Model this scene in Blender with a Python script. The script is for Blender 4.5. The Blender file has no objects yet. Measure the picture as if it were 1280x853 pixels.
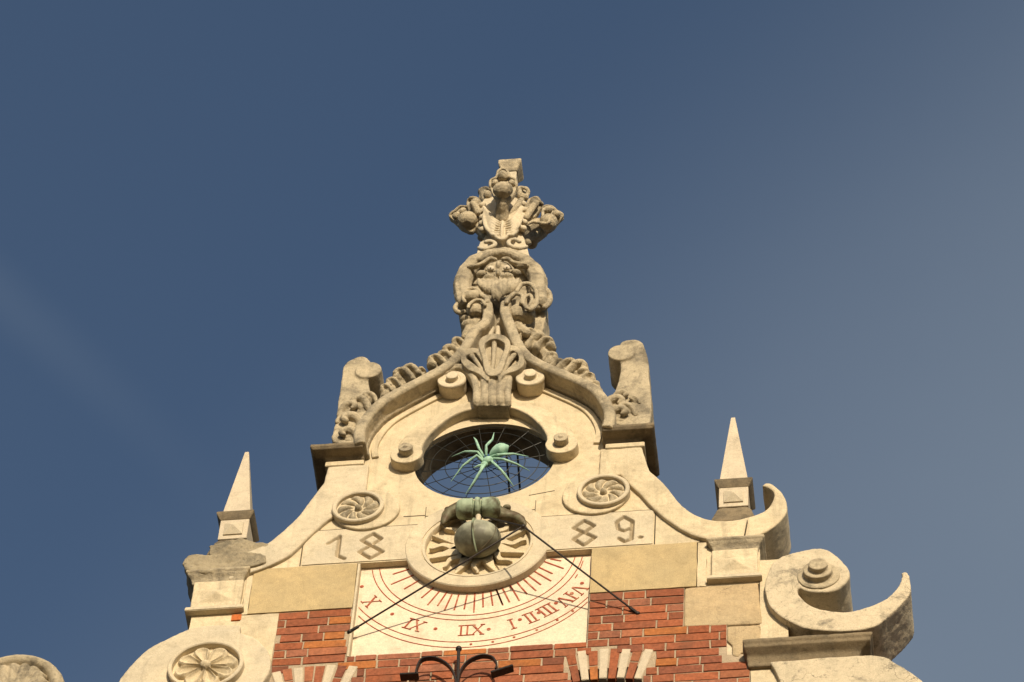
import bpy, bmesh, math, random
import numpy as np
from mathutils import Vector, noise, Matrix
from mathutils.geometry import tessellate_polygon
PI = math.pi
rnd = random.Random(7)
S = bpy.context.scene
COL = S.collection
H = 21.35                      # height of the sundial centre above the street

# ---------------------------------------------------------------- camera, sky, sun, exposure
YAW, PITCH, ROLL = -0.17824767, 0.98049483, 0.08205602
CAM = Vector((2.68077739, -14.34345352, -19.74980054 + H))
FPX = 5727.485
_F = Vector((math.sin(YAW)*math.cos(PITCH), math.cos(YAW)*math.cos(PITCH), math.sin(PITCH)))
_r = Vector((math.cos(YAW), -math.sin(YAW), 0)); _u = _r.cross(_F)
_R = _r*math.cos(ROLL)+_u*math.sin(ROLL); _U = -_r*math.sin(ROLL)+_u*math.cos(ROLL)
cam = bpy.data.objects.new('camera', bpy.data.cameras.new('camera')); COL.objects.link(cam)
m = Matrix((( _R.x,_U.x,-_F.x),(_R.y,_U.y,-_F.y),(_R.z,_U.z,-_F.z)))
cam.matrix_world = Matrix.Translation(CAM) @ m.to_4x4()
cam.data.sensor_width = 36; cam.data.lens = FPX/1280*36
cam.data.clip_start = .5; cam.data.clip_end = 5000
S.camera = cam
SUN_AZ, SUN_EL = math.radians(15.5), math.radians(18)     # right of the facade's normal, above the horizon
sd = Vector((math.sin(SUN_AZ)*math.cos(SUN_EL), -math.cos(SUN_AZ)*math.cos(SUN_EL), math.sin(SUN_EL)))
sun = bpy.data.objects.new('sun', bpy.data.lights.new('sun', 'SUN')); COL.objects.link(sun)
sun.rotation_euler = sd.to_track_quat('Z', 'Y').to_euler()
sun.location = (0, -10, H+20)
sun.data.energy = 5.0; sun.data.angle = math.radians(.53); sun.data.color = (1, .865, .67)
W = bpy.data.worlds.new('World'); S.world = W; W.use_nodes = True
wn, wl = W.node_tree.nodes, W.node_tree.links
bg = wn['Background']; bg.inputs[1].default_value = .10
sky = wn.new('ShaderNodeTexSky'); sky.sky_type = 'NISHITA'; sky.sun_disc = False
sky.sun_elevation = SUN_EL; sky.sun_rotation = math.atan2(sd.x, sd.y)
sky.dust_density = 1.5; sky.air_density = 1.0; sky.ozone_density = 2.0
def wnode(t, **k):
    n = wn.new(t)
    for a, b in k.items(): setattr(n, a, b)
    return n
tc = wnode('ShaderNodeTexCoord')
# thin high haze veil, denser towards the right and lower part of the sky, and one old contrail streak
side = (_R*.70 - _U*.71)
dp = wnode('ShaderNodeVectorMath', operation='DOT_PRODUCT'); wl.new(tc.outputs['Generated'], dp.inputs[0]); dp.inputs[1].default_value = side
mr = wnode('ShaderNodeMapRange'); wl.new(dp.outputs['Value'], mr.inputs[0])
mr.inputs[1].default_value = -.045; mr.inputs[2].default_value = .12; mr.inputs[3].default_value = 0; mr.inputs[4].default_value = 1; mr.clamp = True
mr.interpolation_type = 'SMOOTHSTEP'
nz = wnode('ShaderNodeTexNoise'); nz.inputs['Scale'].default_value = 9; nz.inputs['Detail'].default_value = 4
mp = wnode('ShaderNodeMapping'); mp.inputs['Scale'].default_value = (1, 1, 1); wl.new(tc.outputs['Generated'], mp.inputs[0]); wl.new(mp.outputs[0], nz.inputs[0])
# streak: a great-circle band passing the left of the view
a1 = (_F*FPX + _R*(0-640) - _U*(370-426.5)).normalized(); a2 = (_F*FPX + _R*(240-640) - _U*(590-426.5)).normalized()
npl = a1.cross(a2).normalized()
d2 = wnode('ShaderNodeVectorMath', operation='DOT_PRODUCT'); wl.new(tc.outputs['Generated'], d2.inputs[0]); d2.inputs[1].default_value = npl
ad = wnode('ShaderNodeMath', operation='MULTIPLY_ADD'); wl.new(nz.outputs['Fac'], ad.inputs[0]); ad.inputs[1].default_value = .006; ad.inputs[2].default_value = -.003
ad2 = wnode('ShaderNodeMath', operation='ADD'); wl.new(d2.outputs['Value'], ad2.inputs[0]); wl.new(ad.outputs[0], ad2.inputs[1])
ab = wnode('ShaderNodeMath', operation='ABSOLUTE'); wl.new(ad2.outputs[0], ab.inputs[0])
m2 = wnode('ShaderNodeMapRange'); wl.new(ab.outputs[0], m2.inputs[0]); m2.interpolation_type = 'SMOOTHSTEP'
m2.inputs[1].default_value = 0; m2.inputs[2].default_value = .009; m2.inputs[3].default_value = .055; m2.inputs[4].default_value = 0
fade = wnode('ShaderNodeVectorMath', operation='DOT_PRODUCT'); wl.new(tc.outputs['Generated'], fade.inputs[0]); fade.inputs[1].default_value = _R
m3 = wnode('ShaderNodeMapRange'); wl.new(fade.outputs['Value'], m3.inputs[0]); m3.inputs[1].default_value = -.11; m3.inputs[2].default_value = -.06; m3.inputs[3].default_value = 1; m3.inputs[4].default_value = 0
mm = wnode('ShaderNodeMath', operation='MULTIPLY'); wl.new(m2.outputs[0], mm.inputs[0]); wl.new(m3.outputs[0], mm.inputs[1])
m4 = wnode('ShaderNodeMath', operation='MULTIPLY'); wl.new(mr.outputs[0], m4.inputs[0])
m5 = wnode('ShaderNodeMapRange'); wl.new(nz.outputs['Fac'], m5.inputs[0]); m5.inputs[3].default_value = .34; m5.inputs[4].default_value = .52; wl.new(m5.outputs[0], m4.inputs[1])
sm = wnode('ShaderNodeMath', operation='ADD', use_clamp=True); wl.new(mm.outputs[0], sm.inputs[0]); wl.new(m4.outputs[0], sm.inputs[1])
mx = wnode('ShaderNodeMix', data_type='RGBA'); wl.new(sm.outputs[0], mx.inputs[0]); wl.new(sky.outputs[0], mx.inputs[6]); mx.inputs[7].default_value = (3.2, 3.75, 4.25, 1)
wl.new(mx.outputs[2], bg.inputs[0])
vs = S.view_settings; vs.view_transform = 'Standard'; vs.look = 'None'; vs.gamma = 1; vs.use_curve_mapping = False; vs.exposure = 0.0

# ---------------------------------------------------------------- coordinates and mesh helpers
def P(u, v, y=0.0):
    """a point seen at (u, v) of a survey view, on the plane y (metres out of the facade when negative)"""
    d = _F*FPX + _R*(u-640) - _U*(v-426.5)
    t = (y-CAM.y)/d.y
    return CAM + d*t - Vector((0, 0, H))
def P2(L, y=0.0): return [(q.x, q.z) for q in (P(a, b, y) for a, b in L)]
def cr(pts, n=6, closed=False):
    pts = [Vector(p) for p in pts]; N = len(pts); out = []
    rng = range(N if closed else N-1)
    for i in rng:
        if closed: p0, p1, p2, p3 = pts[(i-1)%N], pts[i], pts[(i+1)%N], pts[(i+2)%N]
        else: p0, p1, p2, p3 = pts[max(i-1,0)], pts[i], pts[i+1], pts[min(i+2,N-1)]
        for k in range(n):
            t = k/n
            out.append(.5*((2*p1)+(p2-p0)*t+(2*p0-5*p1+4*p2-p3)*t*t+(3*p1-p0-3*p2+p3)*t**3))
    if not closed: out.append(pts[-1])
    return [tuple(p) for p in out]
def mir(L): return [(-p[0],)+tuple(p[1:]) for p in reversed(L)]

class G:
    """collects closed shapes in facade coordinates (x, y, z from the dial centre)"""
    def __init__(s): s.v = []; s.f = []
    def add(s, V, F):
        o = len(s.v); s.v += [tuple(p) for p in V]; s.f += [tuple(i+o for i in f) for f in F]; return s
    def prism(s, out, y0, y1, holes=()):
        """outline in (x,z) extruded from y0 (front) to y1"""
        loops = [out]+list(holes); flat = [p for l in loops for p in l]
        tris = tessellate_polygon([[Vector((p[0], p[1], 0)) for p in l] for l in loops])
        n = len(flat); V = [(p[0], y0, p[1]) for p in flat]+[(p[0], y1, p[1]) for p in flat]
        F = []
        for t in tris:
            a, b, c = t
            ar = (flat[b][0]-flat[a][0])*(flat[c][1]-flat[a][1])-(flat[b][1]-flat[a][1])*(flat[c][0]-flat[a][0])
            if ar < 0: a, c = c, a
            F.append((a, b, c)); F.append((c+n, b+n, a+n))
        o = 0
        for li, l in enumerate(loops):
            N = len(l); A = sum(l[i][0]*l[(i+1)%N][1]-l[(i+1)%N][0]*l[i][1] for i in range(N))
            ccw = A > 0
            if li: ccw = not ccw
            for i in range(N):
                j = (i+1)%N; q = (o+i, o+i+n, o+j+n, o+j)
                F.append(q if ccw else q[::-1])
            o += N
        return s.add(V, F)
    def box(s, x0, x1, y0, y1, z0, z1): return s.prism([(x0,z0),(x1,z0),(x1,z1),(x0,z1)], y0, y1)
    def rings(s, R, cap=True):
        n = len(R[0]); V = [p for r in R for p in r]; F = []
        for k in range(len(R)-1):
            for i in range(n):
                j = (i+1)%n; F.append((k*n+i, k*n+j, (k+1)*n+j, (k+1)*n+i))
        if cap: F.append(tuple(range(n))[::-1]); F.append(tuple((len(R)-1)*n+i for i in range(n)))
        return s.add(V, F)
    def tube(s, pts, r, n=8, flat=1.0, caps=True):
        pts = [Vector(p) for p in pts]; N = len(pts)
        if not hasattr(r, '__len__'): r = [r]*N
        R = []; up = None
        for i, p in enumerate(pts):
            t = (pts[min(i+1,N-1)]-pts[max(i-1,0)]).normalized()
            if up is None: up = Vector((0,1,0)) if abs(t.y) < .9 else Vector((1,0,0))
            a = t.cross(up).normalized(); b = a.cross(t).normalized(); up = b
            R.append([p+a*math.cos(2*PI*k/n)*r[i]+b*math.sin(2*PI*k/n)*r[i]*flat for k in range(n)])
        if caps:     # rounded ends
            for e, i, sg in ((0, 0, -1), (1, N-1, 1)):
                t = ((pts[1]-pts[0]) if i == 0 else (pts[-1]-pts[-2])).normalized()*sg
                ex = [[pts[i]+(q-pts[i])*math.cos(h)+t*r[i]*math.sin(h) for q in R[0 if e == 0 else -1]] for h in (.6, 1.15)]
                if e == 0: R = ex[::-1]+R
                else: R = R+ex
        return s.rings(R)
    def ell(s, c, r, rot=None, n=14):
        c = Vector(c); r = Vector((r,r,r)) if not hasattr(r, '__len__') else Vector(r); R = []
        M = rot if rot is not None else Matrix.Identity(3)
        for k in range(1, n//2):
            a = PI*k/(n//2)
            R.append([c+M@Vector((r.x*math.sin(a)*math.cos(2*PI*i/n), r.y*math.sin(a)*math.sin(2*PI*i/n), -r.z*math.cos(a))) for i in range(n)])
        return s.rings(R)
    def cyl(s, x, z, r, y0, y1, n=40, r1=None):
        r1 = r if r1 is None else r1
        return s.rings([[(x+r1*math.cos(2*PI*i/n), y1, z+r1*math.sin(2*PI*i/n)) for i in range(n)],
                        [(x+r*math.cos(2*PI*i/n), y0, z+r*math.sin(2*PI*i/n)) for i in range(n)]])
    def lathe_y(s, x, z, prof, n=48):
        """profile of (r, y), closed loop revolved about the axis through (x,z) along y"""
        V = []; F = []; m_ = len(prof)
        for i in range(n):
            a = 2*PI*i/n
            V += [(x+r*math.cos(a), y, z+r*math.sin(a)) for r, y in prof]
        for i in range(n):
            j = (i+1)%n
            for k in range(m_):
                l = (k+1)%m_; F.append((i*m_+k, i*m_+l, j*m_+l, j*m_+k))
        return s.add(V, F)
    def sweep(s, path, prof):
        """closed profile of (n, y) carried along a path in (x,z); n is measured to the left of travel"""
        N = len(path); R = []
        for i in range(N):
            a = Vector(path[max(i-1,0)][:2]); b = Vector(path[min(i+1,N-1)][:2]); t = (b-a).normalized(); nn = Vector((-t.y, t.x))
            R.append([(path[i][0]+nn.x*q, y, path[i][1]+nn.y*q) for q, y in prof])
        return s.rings(R)
    def rsquare(s, cx, cy, prof):
        """square stack: (half width, z) levels"""
        return s.rings([[(cx-h, cy-h, z), (cx+h, cy-h, z), (cx+h, cy+h, z), (cx-h, cy+h, z)] for h, z in prof])

def fix_normals(me):
    bm = bmesh.new(); bm.from_mesh(me); bmesh.ops.recalc_face_normals(bm, faces=bm.faces); bm.to_mesh(me); bm.free()
def mesh_obj(name, me, mat, parent=None, base=None):
    co = np.empty(len(me.vertices)*3); me.vertices.foreach_get('co', co); co = co.reshape(-1, 3)
    if base is None:
        lo, hi = co.min(0), co.max(0); base = Vector(((lo[0]+hi[0])/2, (lo[1]+hi[1])/2, lo[2]))
    co -= np.array(base); me.vertices.foreach_set('co', co.ravel()); me.update()
    o = bpy.data.objects.new(name, me); COL.objects.link(o)
    for mt in (mat if isinstance(mat, (list, tuple)) else [mat]): me.materials.append(mt)
    w = Vector(base)+Vector((0,0,H)) ; o['_w'] = tuple(w)
    if parent is not None: o.parent = parent; o.location = w-Vector(parent['_w'])
    else: o.location = w
    return o
def build(name, g, mat, parent=None, bevel=0.0, smooth=False, base=None, wear=0.0, ws=14):
    me = bpy.data.meshes.new(name); me.from_pydata(g.v, [], g.f); me.update()
    bm = bmesh.new(); bm.from_mesh(me); bmesh.ops.recalc_face_normals(bm, faces=bm.faces)
    if bevel:
        es = [e for e in bm.edges if len(e.link_faces) == 2 and e.calc_face_angle(0) > .6]
        bmesh.ops.bevel(bm, geom=es, offset=bevel, segments=2, affect='EDGES', clamp_overlap=True)
    bm.to_mesh(me); bm.free()
    if smooth:
        me.polygons.foreach_set('use_smooth', [True]*len(me.polygons))
        me.set_sharp_from_angle(angle=math.radians(38))
    return mesh_obj(name, me, mat, parent, base)
def carve(name, g, mat, parent=None, vox=.006, sm=2, amp=.0015, fr=25, amp2=0.0, fr2=6, base=None):
    """stone carving: the closed shapes are merged into one skin, softened and weathered"""
    me = bpy.data.meshes.new(name+'_tmp'); me.from_pydata(g.v, [], g.f); me.update(); fix_normals(me)
    o = bpy.data.objects.new('tmp', me); COL.objects.link(o)
    md = o.modifiers.new('r', 'REMESH'); md.mode = 'VOXEL'; md.voxel_size = vox
    dg = bpy.context.evaluated_depsgraph_get(); dg.update()
    me2 = bpy.data.meshes.new_from_object(o.evaluated_get(dg)); bpy.data.objects.remove(o); bpy.data.meshes.remove(me)
    me2.name = name
    n = len(me2.vertices); co = np.empty(n*3); me2.vertices.foreach_get('co', co); co = co.reshape(-1, 3)
    ed = np.empty(len(me2.edges)*2, int); me2.edges.foreach_get('vertices', ed); ed = ed.reshape(-1, 2)
    deg = np.bincount(ed.ravel(), minlength=n).astype(float)[:, None]; deg[deg == 0] = 1
    for _ in range(sm):
        a = np.zeros_like(co)
        for k in range(3):
            a[:, k] = np.bincount(ed[:,0], co[ed[:,1],k], n)+np.bincount(ed[:,1], co[ed[:,0],k], n)
        co = co*.5+a/deg*.5
    me2.vertices.foreach_set('co', co.ravel()); me2.update()
    nr = np.empty(n*3); me2.vertices.foreach_get('normal', nr); nr = nr.reshape(-1, 3)
    d = np.array([amp*(noise.noise(Vector(c)*fr)+.6*noise.noise(Vector(c)*fr*2.7)) for c in co])
    if amp2: d += np.array([amp2*noise.noise(Vector(c)*fr2+Vector((3,7,1))) for c in co])
    co = co+nr*d[:, None]
    me2.vertices.foreach_set('co', co.ravel())
    me2.polygons.foreach_set('use_smooth', [True]*len(me2.polygons)); me2.update()
    return mesh_obj(name, me2, mat, parent, base)
def field(name, x0, x1, z0, z1, step, fn, yb, mat, parent, cut=None):
    """a stone slab whose face is a carved height field y = fn(x, z)"""
    nx = max(2, int((x1-x0)/step)); nz_ = max(2, int((z1-z0)/step)); V = []; F = []
    for j in range(nz_+1):
        for i in range(nx+1):
            x = x0+(x1-x0)*i/nx; z = z0+(z1-z0)*j/nz_; V.append((x, fn(x, z), z))
    for j in range(nz_):
        for i in range(nx):
            a = j*(nx+1)+i; F.append((a, a+1, a+nx+2, a+nx+1))
    g = G(); g.add(V, F)
    bd = [i for i in range(nx+1)]+[(nx+1)*j+nx for j in range(1, nz_+1)]+[nz_*(nx+1)+i for i in range(nx-1, -1, -1)]+[(nx+1)*j for j in range(nz_-1, 0, -1)]
    o = len(g.v); g.v += [(g.v[i][0], yb, g.v[i][2]) for i in bd]; n = len(bd)
    for k in range(n): g.f.append((bd[k], o+k, o+(k+1)%n, bd[(k+1)%n]))
    g.f.append(tuple(o+k for k in range(n))[::-1])
    o_ = build(name, g, mat, parent, smooth=True)
    if cut is not None:
        o_.data.materials.append(cut); bt_ = yb
        zc = [sum(o_.data.vertices[v].co.y for v in p.vertices)/len(p.vertices) for p in o_.data.polygons]
        zf = sorted(zc)[len(zc)//3]
        for p, y_ in zip(o_.data.polygons, zc):
            if abs(p.normal.y) > .15 and y_ > zf+.004 and len(p.vertices) == 4 and p.area < .0001: p.material_index = 1
    return o_
def polar(name, cx, cz, r1, fn, mat, parent, yb, nr=26, na=144):
    V = [(cx, fn(0, 0), cz)]; F = []
    for k in range(1, nr+1):
        for i in range(na):
            r = r1*k/nr; a = 2*PI*i/na; V.append((cx+r*math.cos(a), fn(r/r1, a), cz+r*math.sin(a)))
    for i in range(na): F.append((0, 1+i, 1+(i+1)%na))
    for k in range(nr-1):
        for i in range(na):
            j = (i+1)%na; a = 1+k*na; F.append((a+i, a+na+i, a+na+j, a+j))
    a = 1+(nr-1)*na; o = len(V)
    V += [(V[a+i][0], yb, V[a+i][2]) for i in range(na)]
    for i in range(na): F.append((a+i, o+i, o+(i+1)%na, a+(i+1)%na))
    F.append(tuple(o+i for i in range(na)))
    g = G(); g.add(V, F); return build(name, g, mat, parent, smooth=True)
def thing(name, label, cat, loc, group=None):
    o = bpy.data.objects.new(name, None); COL.objects.link(o); o.empty_display_size = .2
    w = Vector(loc)+Vector((0,0,H)); o.location = w; o['_w'] = tuple(w); o['label'] = label; o['category'] = cat
    if group: o['group'] = group
    return o
def tag(o, label, cat, group=None):
    o['label'] = label; o['category'] = cat
    if group: o['group'] = group
    return o

# ---------------------------------------------------------------- materials
def new_mat(name):
    mt = bpy.data.materials.new(name); mt.use_nodes = True
    nt = mt.node_tree; b = nt.nodes['Principled BSDF']
    def N(t, **k):
        n = nt.nodes.new(t)
        for a, c in k.items(): setattr(n, a, c)
        return n
    return mt, nt, b, N
def c4(c): return (c[0], c[1], c[2], 1)
def stone(name, c1, c2, dirt=(.09,.08,.06), amt=.35, lo=.52, hi=.70, bump=.35, off=0, streak=.3, crack=0.0, rough=.9, grain=.10):
    mt, nt, b, N = new_mat(name); L = nt.links.new
    geo = N('ShaderNodeNewGeometry'); mp = N('ShaderNodeMapping'); L(geo.outputs['Position'], mp.inputs[0]); mp.inputs['Location'].default_value = (off, off*1.7, off*.6)
    def noi(sc, det=6, rg=.6, vec=mp.outputs[0], dist=0):
        n = N('ShaderNodeTexNoise'); n.inputs['Scale'].default_value = sc; n.inputs['Detail'].default_value = det; n.inputs['Roughness'].default_value = rg
        n.inputs['Distortion'].default_value = dist; L(vec, n.inputs['Vector']); return n.outputs['Fac']
    def rng(v, a, z, o0=0, o1=1):
        n = N('ShaderNodeMapRange'); L(v, n.inputs[0]); n.inputs[1].default_value = a; n.inputs[2].default_value = z; n.inputs[3].default_value = o0; n.inputs[4].default_value = o1; return n.outputs[0]
    def mix(f, a, c, mode='MIX'):
        n = N('ShaderNodeMix', data_type='RGBA', blend_type=mode)
        if hasattr(f, 'links'): L(f, n.inputs[0])
        else: n.inputs[0].default_value = f
        for k, q in ((6, a), (7, c)):
            if hasattr(q, 'links'): L(q, n.inputs[k])
            else: n.inputs[k].default_value = c4(q)
        return n.outputs[2]
    col = mix(rng(noi(3.2, 5, .6), .35, .65), c1, c2)
    col = mix(rng(noi(17, 6, .7), .42, .75, 0, .5), col, tuple(x*.72 for x in c2))
    col = mix(rng(noi(9, 5, .7, dist=.6), .62, .72, 0, .35), col, tuple(min(.8, x*1.22) for x in c1))
    # dirt patches with ragged borders
    col = mix(rng(noi(6.5, 8, .72, dist=.4), lo, hi, 0, amt), col, dirt)
    col = mix(rng(noi(34, 5, .7), .60, .72, 0, amt*.9), col, dirt)
    col = mix(rng(noi(70, 4, .8), .56, .70, 0, amt*.55), col, tuple(x*.5 for x in c2))
    col = mix(rng(noi(52, 4, .8), .58, .70, 0, .30), col, tuple(min(.8, x*1.25) for x in c1))
    if streak:
        m2 = N('ShaderNodeMapping'); m2.inputs['Scale'].default_value = (22, 22, 1.6); L(geo.outputs['Position'], m2.inputs[0])
        col = mix(rng(noi(1, 4, .6, m2.outputs[0]), .56, .72, 0, streak*.9), col, tuple(x*.55 for x in c2))
    gr = noi(160, 3, .8)
    col = mix(1.0, col, mix(rng(gr, .3, .7), (1-grain*2,)*3, (1+grain,)*3), 'MULTIPLY')
    if crack:
        vo = N('ShaderNodeTexVoronoi', feature='DISTANCE_TO_EDGE'); vo.inputs['Scale'].default_value = 5.5
        wv = N('ShaderNodeTexNoise'); wv.inputs['Scale'].default_value = 9; wv.inputs['Detail'].default_value = 5; L(mp.outputs[0], wv.inputs['Vector'])
        va = N('ShaderNodeMix', data_type='RGBA', blend_type='ADD'); va.inputs[0].default_value = .25; L(mp.outputs[0], va.inputs[6]); L(wv.outputs['Color'], va.inputs[7]); L(va.outputs[2], vo.inputs['Vector'])
        ck = rng(vo.outputs['Distance'], 0.0, .018, crack, 0); gate = rng(noi(2.3, 2), .5, .6)
        mu = N('ShaderNodeMath', operation='MULTIPLY'); L(ck, mu.inputs[0]); L(gate, mu.inputs[1])
        col = mix(mu.outputs[0], col, tuple(x*.4 for x in dirt))
    L(col, b.inputs['Base Color']); b.inputs['Roughness'].default_value = rough; b.inputs['Specular IOR Level'].default_value = .18
    h1 = noi(30, 8, .78); h2 = noi(120, 4, .75)
    ad = N('ShaderNodeMath', operation='MULTIPLY_ADD'); L(h2, ad.inputs[0]); ad.inputs[1].default_value = .3; L(h1, ad.inputs[2])
    bp = N('ShaderNodeBump'); bp.inputs['Strength'].default_value = bump; bp.inputs['Distance'].default_value = .012; L(ad.outputs[0], bp.inputs['Height']); L(bp.outputs[0], b.inputs['Normal'])
    return mt
M = {}
M['wash'] = stone('limewashed_stone', (.68,.555,.355), (.57,.475,.315), dirt=(.28,.225,.14), amt=.55, lo=.48, hi=.70, bump=.32, streak=.55)
M['wash2'] = stone('pale_stone_block', (.63,.525,.355), (.52,.445,.315), dirt=(.26,.22,.145), amt=.4, lo=.5, hi=.72, bump=.22, off=5)
M['worn'] = stone('weathered_stone', (.58,.48,.315), (.455,.38,.255), dirt=(.11,.095,.07), amt=.72, lo=.47, hi=.64, bump=.8, off=11)
M['dark'] = stone('dark_stone', (.26,.20,.12), (.19,.15,.095), dirt=(.06,.052,.04), amt=.65, lo=.46, hi=.64, bump=.5, off=17)
M['soot'] = stone('grey_broken_stone', (.40,.33,.21), (.30,.25,.165), dirt=(.09,.08,.06), amt=.65, lo=.46, hi=.64, bump=.7, off=61)
M['cutdirt'] = stone('dirty_cut_stone', (.52,.42,.27), (.40,.325,.21), dirt=(.22,.18,.12), amt=.5, bump=.3, off=71)
M['tan'] = stone('tan_sandstone', (.52,.39,.20), (.45,.35,.19), dirt=(.22,.17,.09), amt=.35, lo=.48, hi=.68, bump=.22, off=23, grain=.14)
M['flake'] = stone('flaking_ochre_stone', (.54,.40,.225), (.48,.37,.22), dirt=(.24,.18,.10), amt=.4, lo=.48, hi=.66, bump=.6, off=29, crack=.8)
M['flakew'] = stone('flaking_limewashed_stone', (.64,.53,.36), (.53,.45,.31), dirt=(.10,.09,.07), amt=.7, lo=.54, hi=.66, bump=.55, off=31, crack=.8)
M['dial'] = stone('dial_plaster', (.78,.63,.45), (.67,.55,.40), dirt=(.40,.33,.22), amt=.6, lo=.52, hi=.74, bump=.12, off=37, streak=.25)
M['obel'] = stone('pale_obelisk_stone', (.60,.50,.35), (.52,.44,.32), dirt=(.27,.225,.15), amt=.45, bump=.2, off=41)
M['mortar'] = stone('lime_mortar', (.46,.36,.24), (.36,.28,.19), dirt=(.16,.12,.085), amt=.6, bump=.5, off=43)
M['joint'] = stone('dark_joint', (.10,.075,.045), (.07,.055,.035), amt=.3, bump=.1)
def simple(name, c, rough=.5, metal=0, var=.25, c2=None, sc=30, lo=.4, hi=.65, bump=.1, spec=.3):
    mt, nt, b, N = new_mat(name); L = nt.links.new
    g = N('ShaderNodeNewGeometry'); n = N('ShaderNodeTexNoise'); n.inputs['Scale'].default_value = sc; n.inputs['Detail'].default_value = 6; L(g.outputs['Position'], n.inputs['Vector'])
    r = N('ShaderNodeMapRange'); L(n.outputs['Fac'], r.inputs[0]); r.inputs[1].default_value = lo; r.inputs[2].default_value = hi
    x = N('ShaderNodeMix', data_type='RGBA'); L(r.outputs[0], x.inputs[0]); x.inputs[6].default_value = c4(c); x.inputs[7].default_value = c4(c2 or tuple(k*(1-var) for k in c))
    L(x.outputs[2], b.inputs['Base Color']); b.inputs['Roughness'].default_value = rough; b.inputs['Metallic'].default_value = metal; b.inputs['Specular IOR Level'].default_value = spec
    bp = N('ShaderNodeBump'); bp.inputs['Strength'].default_value = bump; bp.inputs['Distance'].default_value = .004; L(n.outputs['Fac'], bp.inputs['Height']); L(bp.outputs[0], b.inputs['Normal'])
    return mt
M['mint'] = simple('mint_green_paint', (.33,.52,.38), .6, c2=(.19,.33,.25), sc=26, lo=.45, hi=.68, bump=.3, spec=.3)
M['iron'] = simple('black_iron', (.018,.016,.015), .5, .3, c2=(.04,.028,.02), sc=60)
M['wire'] = simple('dark_wire', (.035,.035,.03), .5, .4, sc=60)
M['red'] = simple('red_brown_paint', (.30,.065,.03), .85, c2=(.46,.24,.14), sc=30, lo=.50, hi=.72)
M['darkpaint'] = simple('faded_dark_paint', (.10,.03,.02), .8, c2=(.22,.05,.025), sc=30)
M['bronze'] = simple('stained_bronze', (.11,.105,.07), .55, .1, c2=(.34,.34,.24), sc=9, lo=.40, hi=.62, bump=.6, spec=.35)
M['verd'] = simple('verdigris_copper', (.30,.36,.24), .65, .05, c2=(.085,.075,.04), sc=11, lo=.44, hi=.60, bump=.5)
M['brown'] = simple('brown_bronze', (.09,.06,.03), .6, .1, c2=(.15,.14,.08), sc=25)
M['eye'] = simple('pale_eye_stone', (.66,.56,.40), .8)
M['glass'] = simple('window_glass', (.015,.016,.018), .08, spec=.6, bump=0)
M['frame'] = simple('dark_window_frame', (.05,.04,.03), .6)
M['roof'] = simple('roof_tiles', (.20,.07,.04), .85, sc=8, bump=.5)
M['street'] = simple('street_paving', (.06,.045,.032), .9, sc=3, bump=.3)
M['shade_houses'] = simple('shade_house_render', (.42,.36,.27), .9, sc=2)
# bricks: each brick carries its own fired colour
mt, nt, b, N = new_mat('fired_brick'); L = nt.links.new
va = N('ShaderNodeAttribute'); va.attribute_name = 'brick'
g_ = N('ShaderNodeNewGeometry'); n1 = N('ShaderNodeTexNoise'); n1.inputs['Scale'].default_value = 45; n1.inputs['Detail'].default_value = 6; n1.inputs['Roughness'].default_value = .7; L(g_.outputs['Position'], n1.inputs['Vector'])
r1 = N('ShaderNodeMapRange'); L(n1.outputs['Fac'], r1.inputs[0]); r1.inputs[1].default_value = .35; r1.inputs[2].default_value = .7; r1.inputs[3].default_value = 1.12; r1.inputs[4].default_value = .62
x1 = N('ShaderNodeVectorMath', operation='SCALE'); L(va.outputs['Color'], x1.inputs[0]); L(r1.outputs[0], x1.inputs['Scale'])
n2 = N('ShaderNodeTexNoise'); n2.inputs['Scale'].default_value = 11; n2.inputs['Detail'].default_value = 7; L(g_.outputs['Position'], n2.inputs['Vector'])
r2 = N('ShaderNodeMapRange'); L(n2.outputs['Fac'], r2.inputs[0]); r2.inputs[1].default_value = .50; r2.inputs[2].default_value = .70; r2.inputs[3].default_value = 0; r2.inputs[4].default_value = .45
x2 = N('ShaderNodeMix', data_type='RGBA'); L(r2.outputs[0], x2.inputs[0]); L(x1.outputs[0], x2.inputs[6]); x2.inputs[7].default_value = (.13,.06,.035,1)
L(x2.outputs[2], b.inputs['Base Color']); b.inputs['Roughness'].default_value = .9; b.inputs['Specular IOR Level'].default_value = .15
bp = N('ShaderNodeBump'); bp.inputs['Strength'].default_value = .6; bp.inputs['Distance'].default_value = .005; L(n1.outputs['Fac'], bp.inputs['Height']); L(bp.outputs[0], b.inputs['Normal'])
M['brick'] = mt
mt, nt, b, N = new_mat('brick_facade'); L = nt.links.new
g_ = N('ShaderNodeNewGeometry'); sx = N('ShaderNodeSeparateXYZ'); L(g_.outputs['Position'], sx.inputs[0]); cx = N('ShaderNodeCombineXYZ'); L(sx.outputs[0], cx.inputs[0]); L(sx.outputs[2], cx.inputs[1])
bt = N('ShaderNodeTexBrick'); L(cx.outputs[0], bt.inputs['Vector']); bt.inputs['Scale'].default_value = 1; bt.inputs['Brick Width'].default_value = .235; bt.inputs['Row Height'].default_value = .065; bt.inputs['Mortar Size'].default_value = .006
bt.inputs['Color1'].default_value = (.32,.09,.05,1); bt.inputs['Color2'].default_value = (.24,.075,.045,1); bt.inputs['Mortar'].default_value = (.45,.36,.25,1)
L(bt.outputs['Color'], b.inputs['Base Color']); b.inputs['Roughness'].default_value = .9
M['facade'] = mt

# ---------------------------------------------------------------- setting
def structure(name, g, mat):
    o = build(name, g, mat); o['kind'] = 'structure'; return o
g = G(); g.box(-900, 900, -900, 900, -H-.5, -H); structure('ground', g, M['street'])

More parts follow.
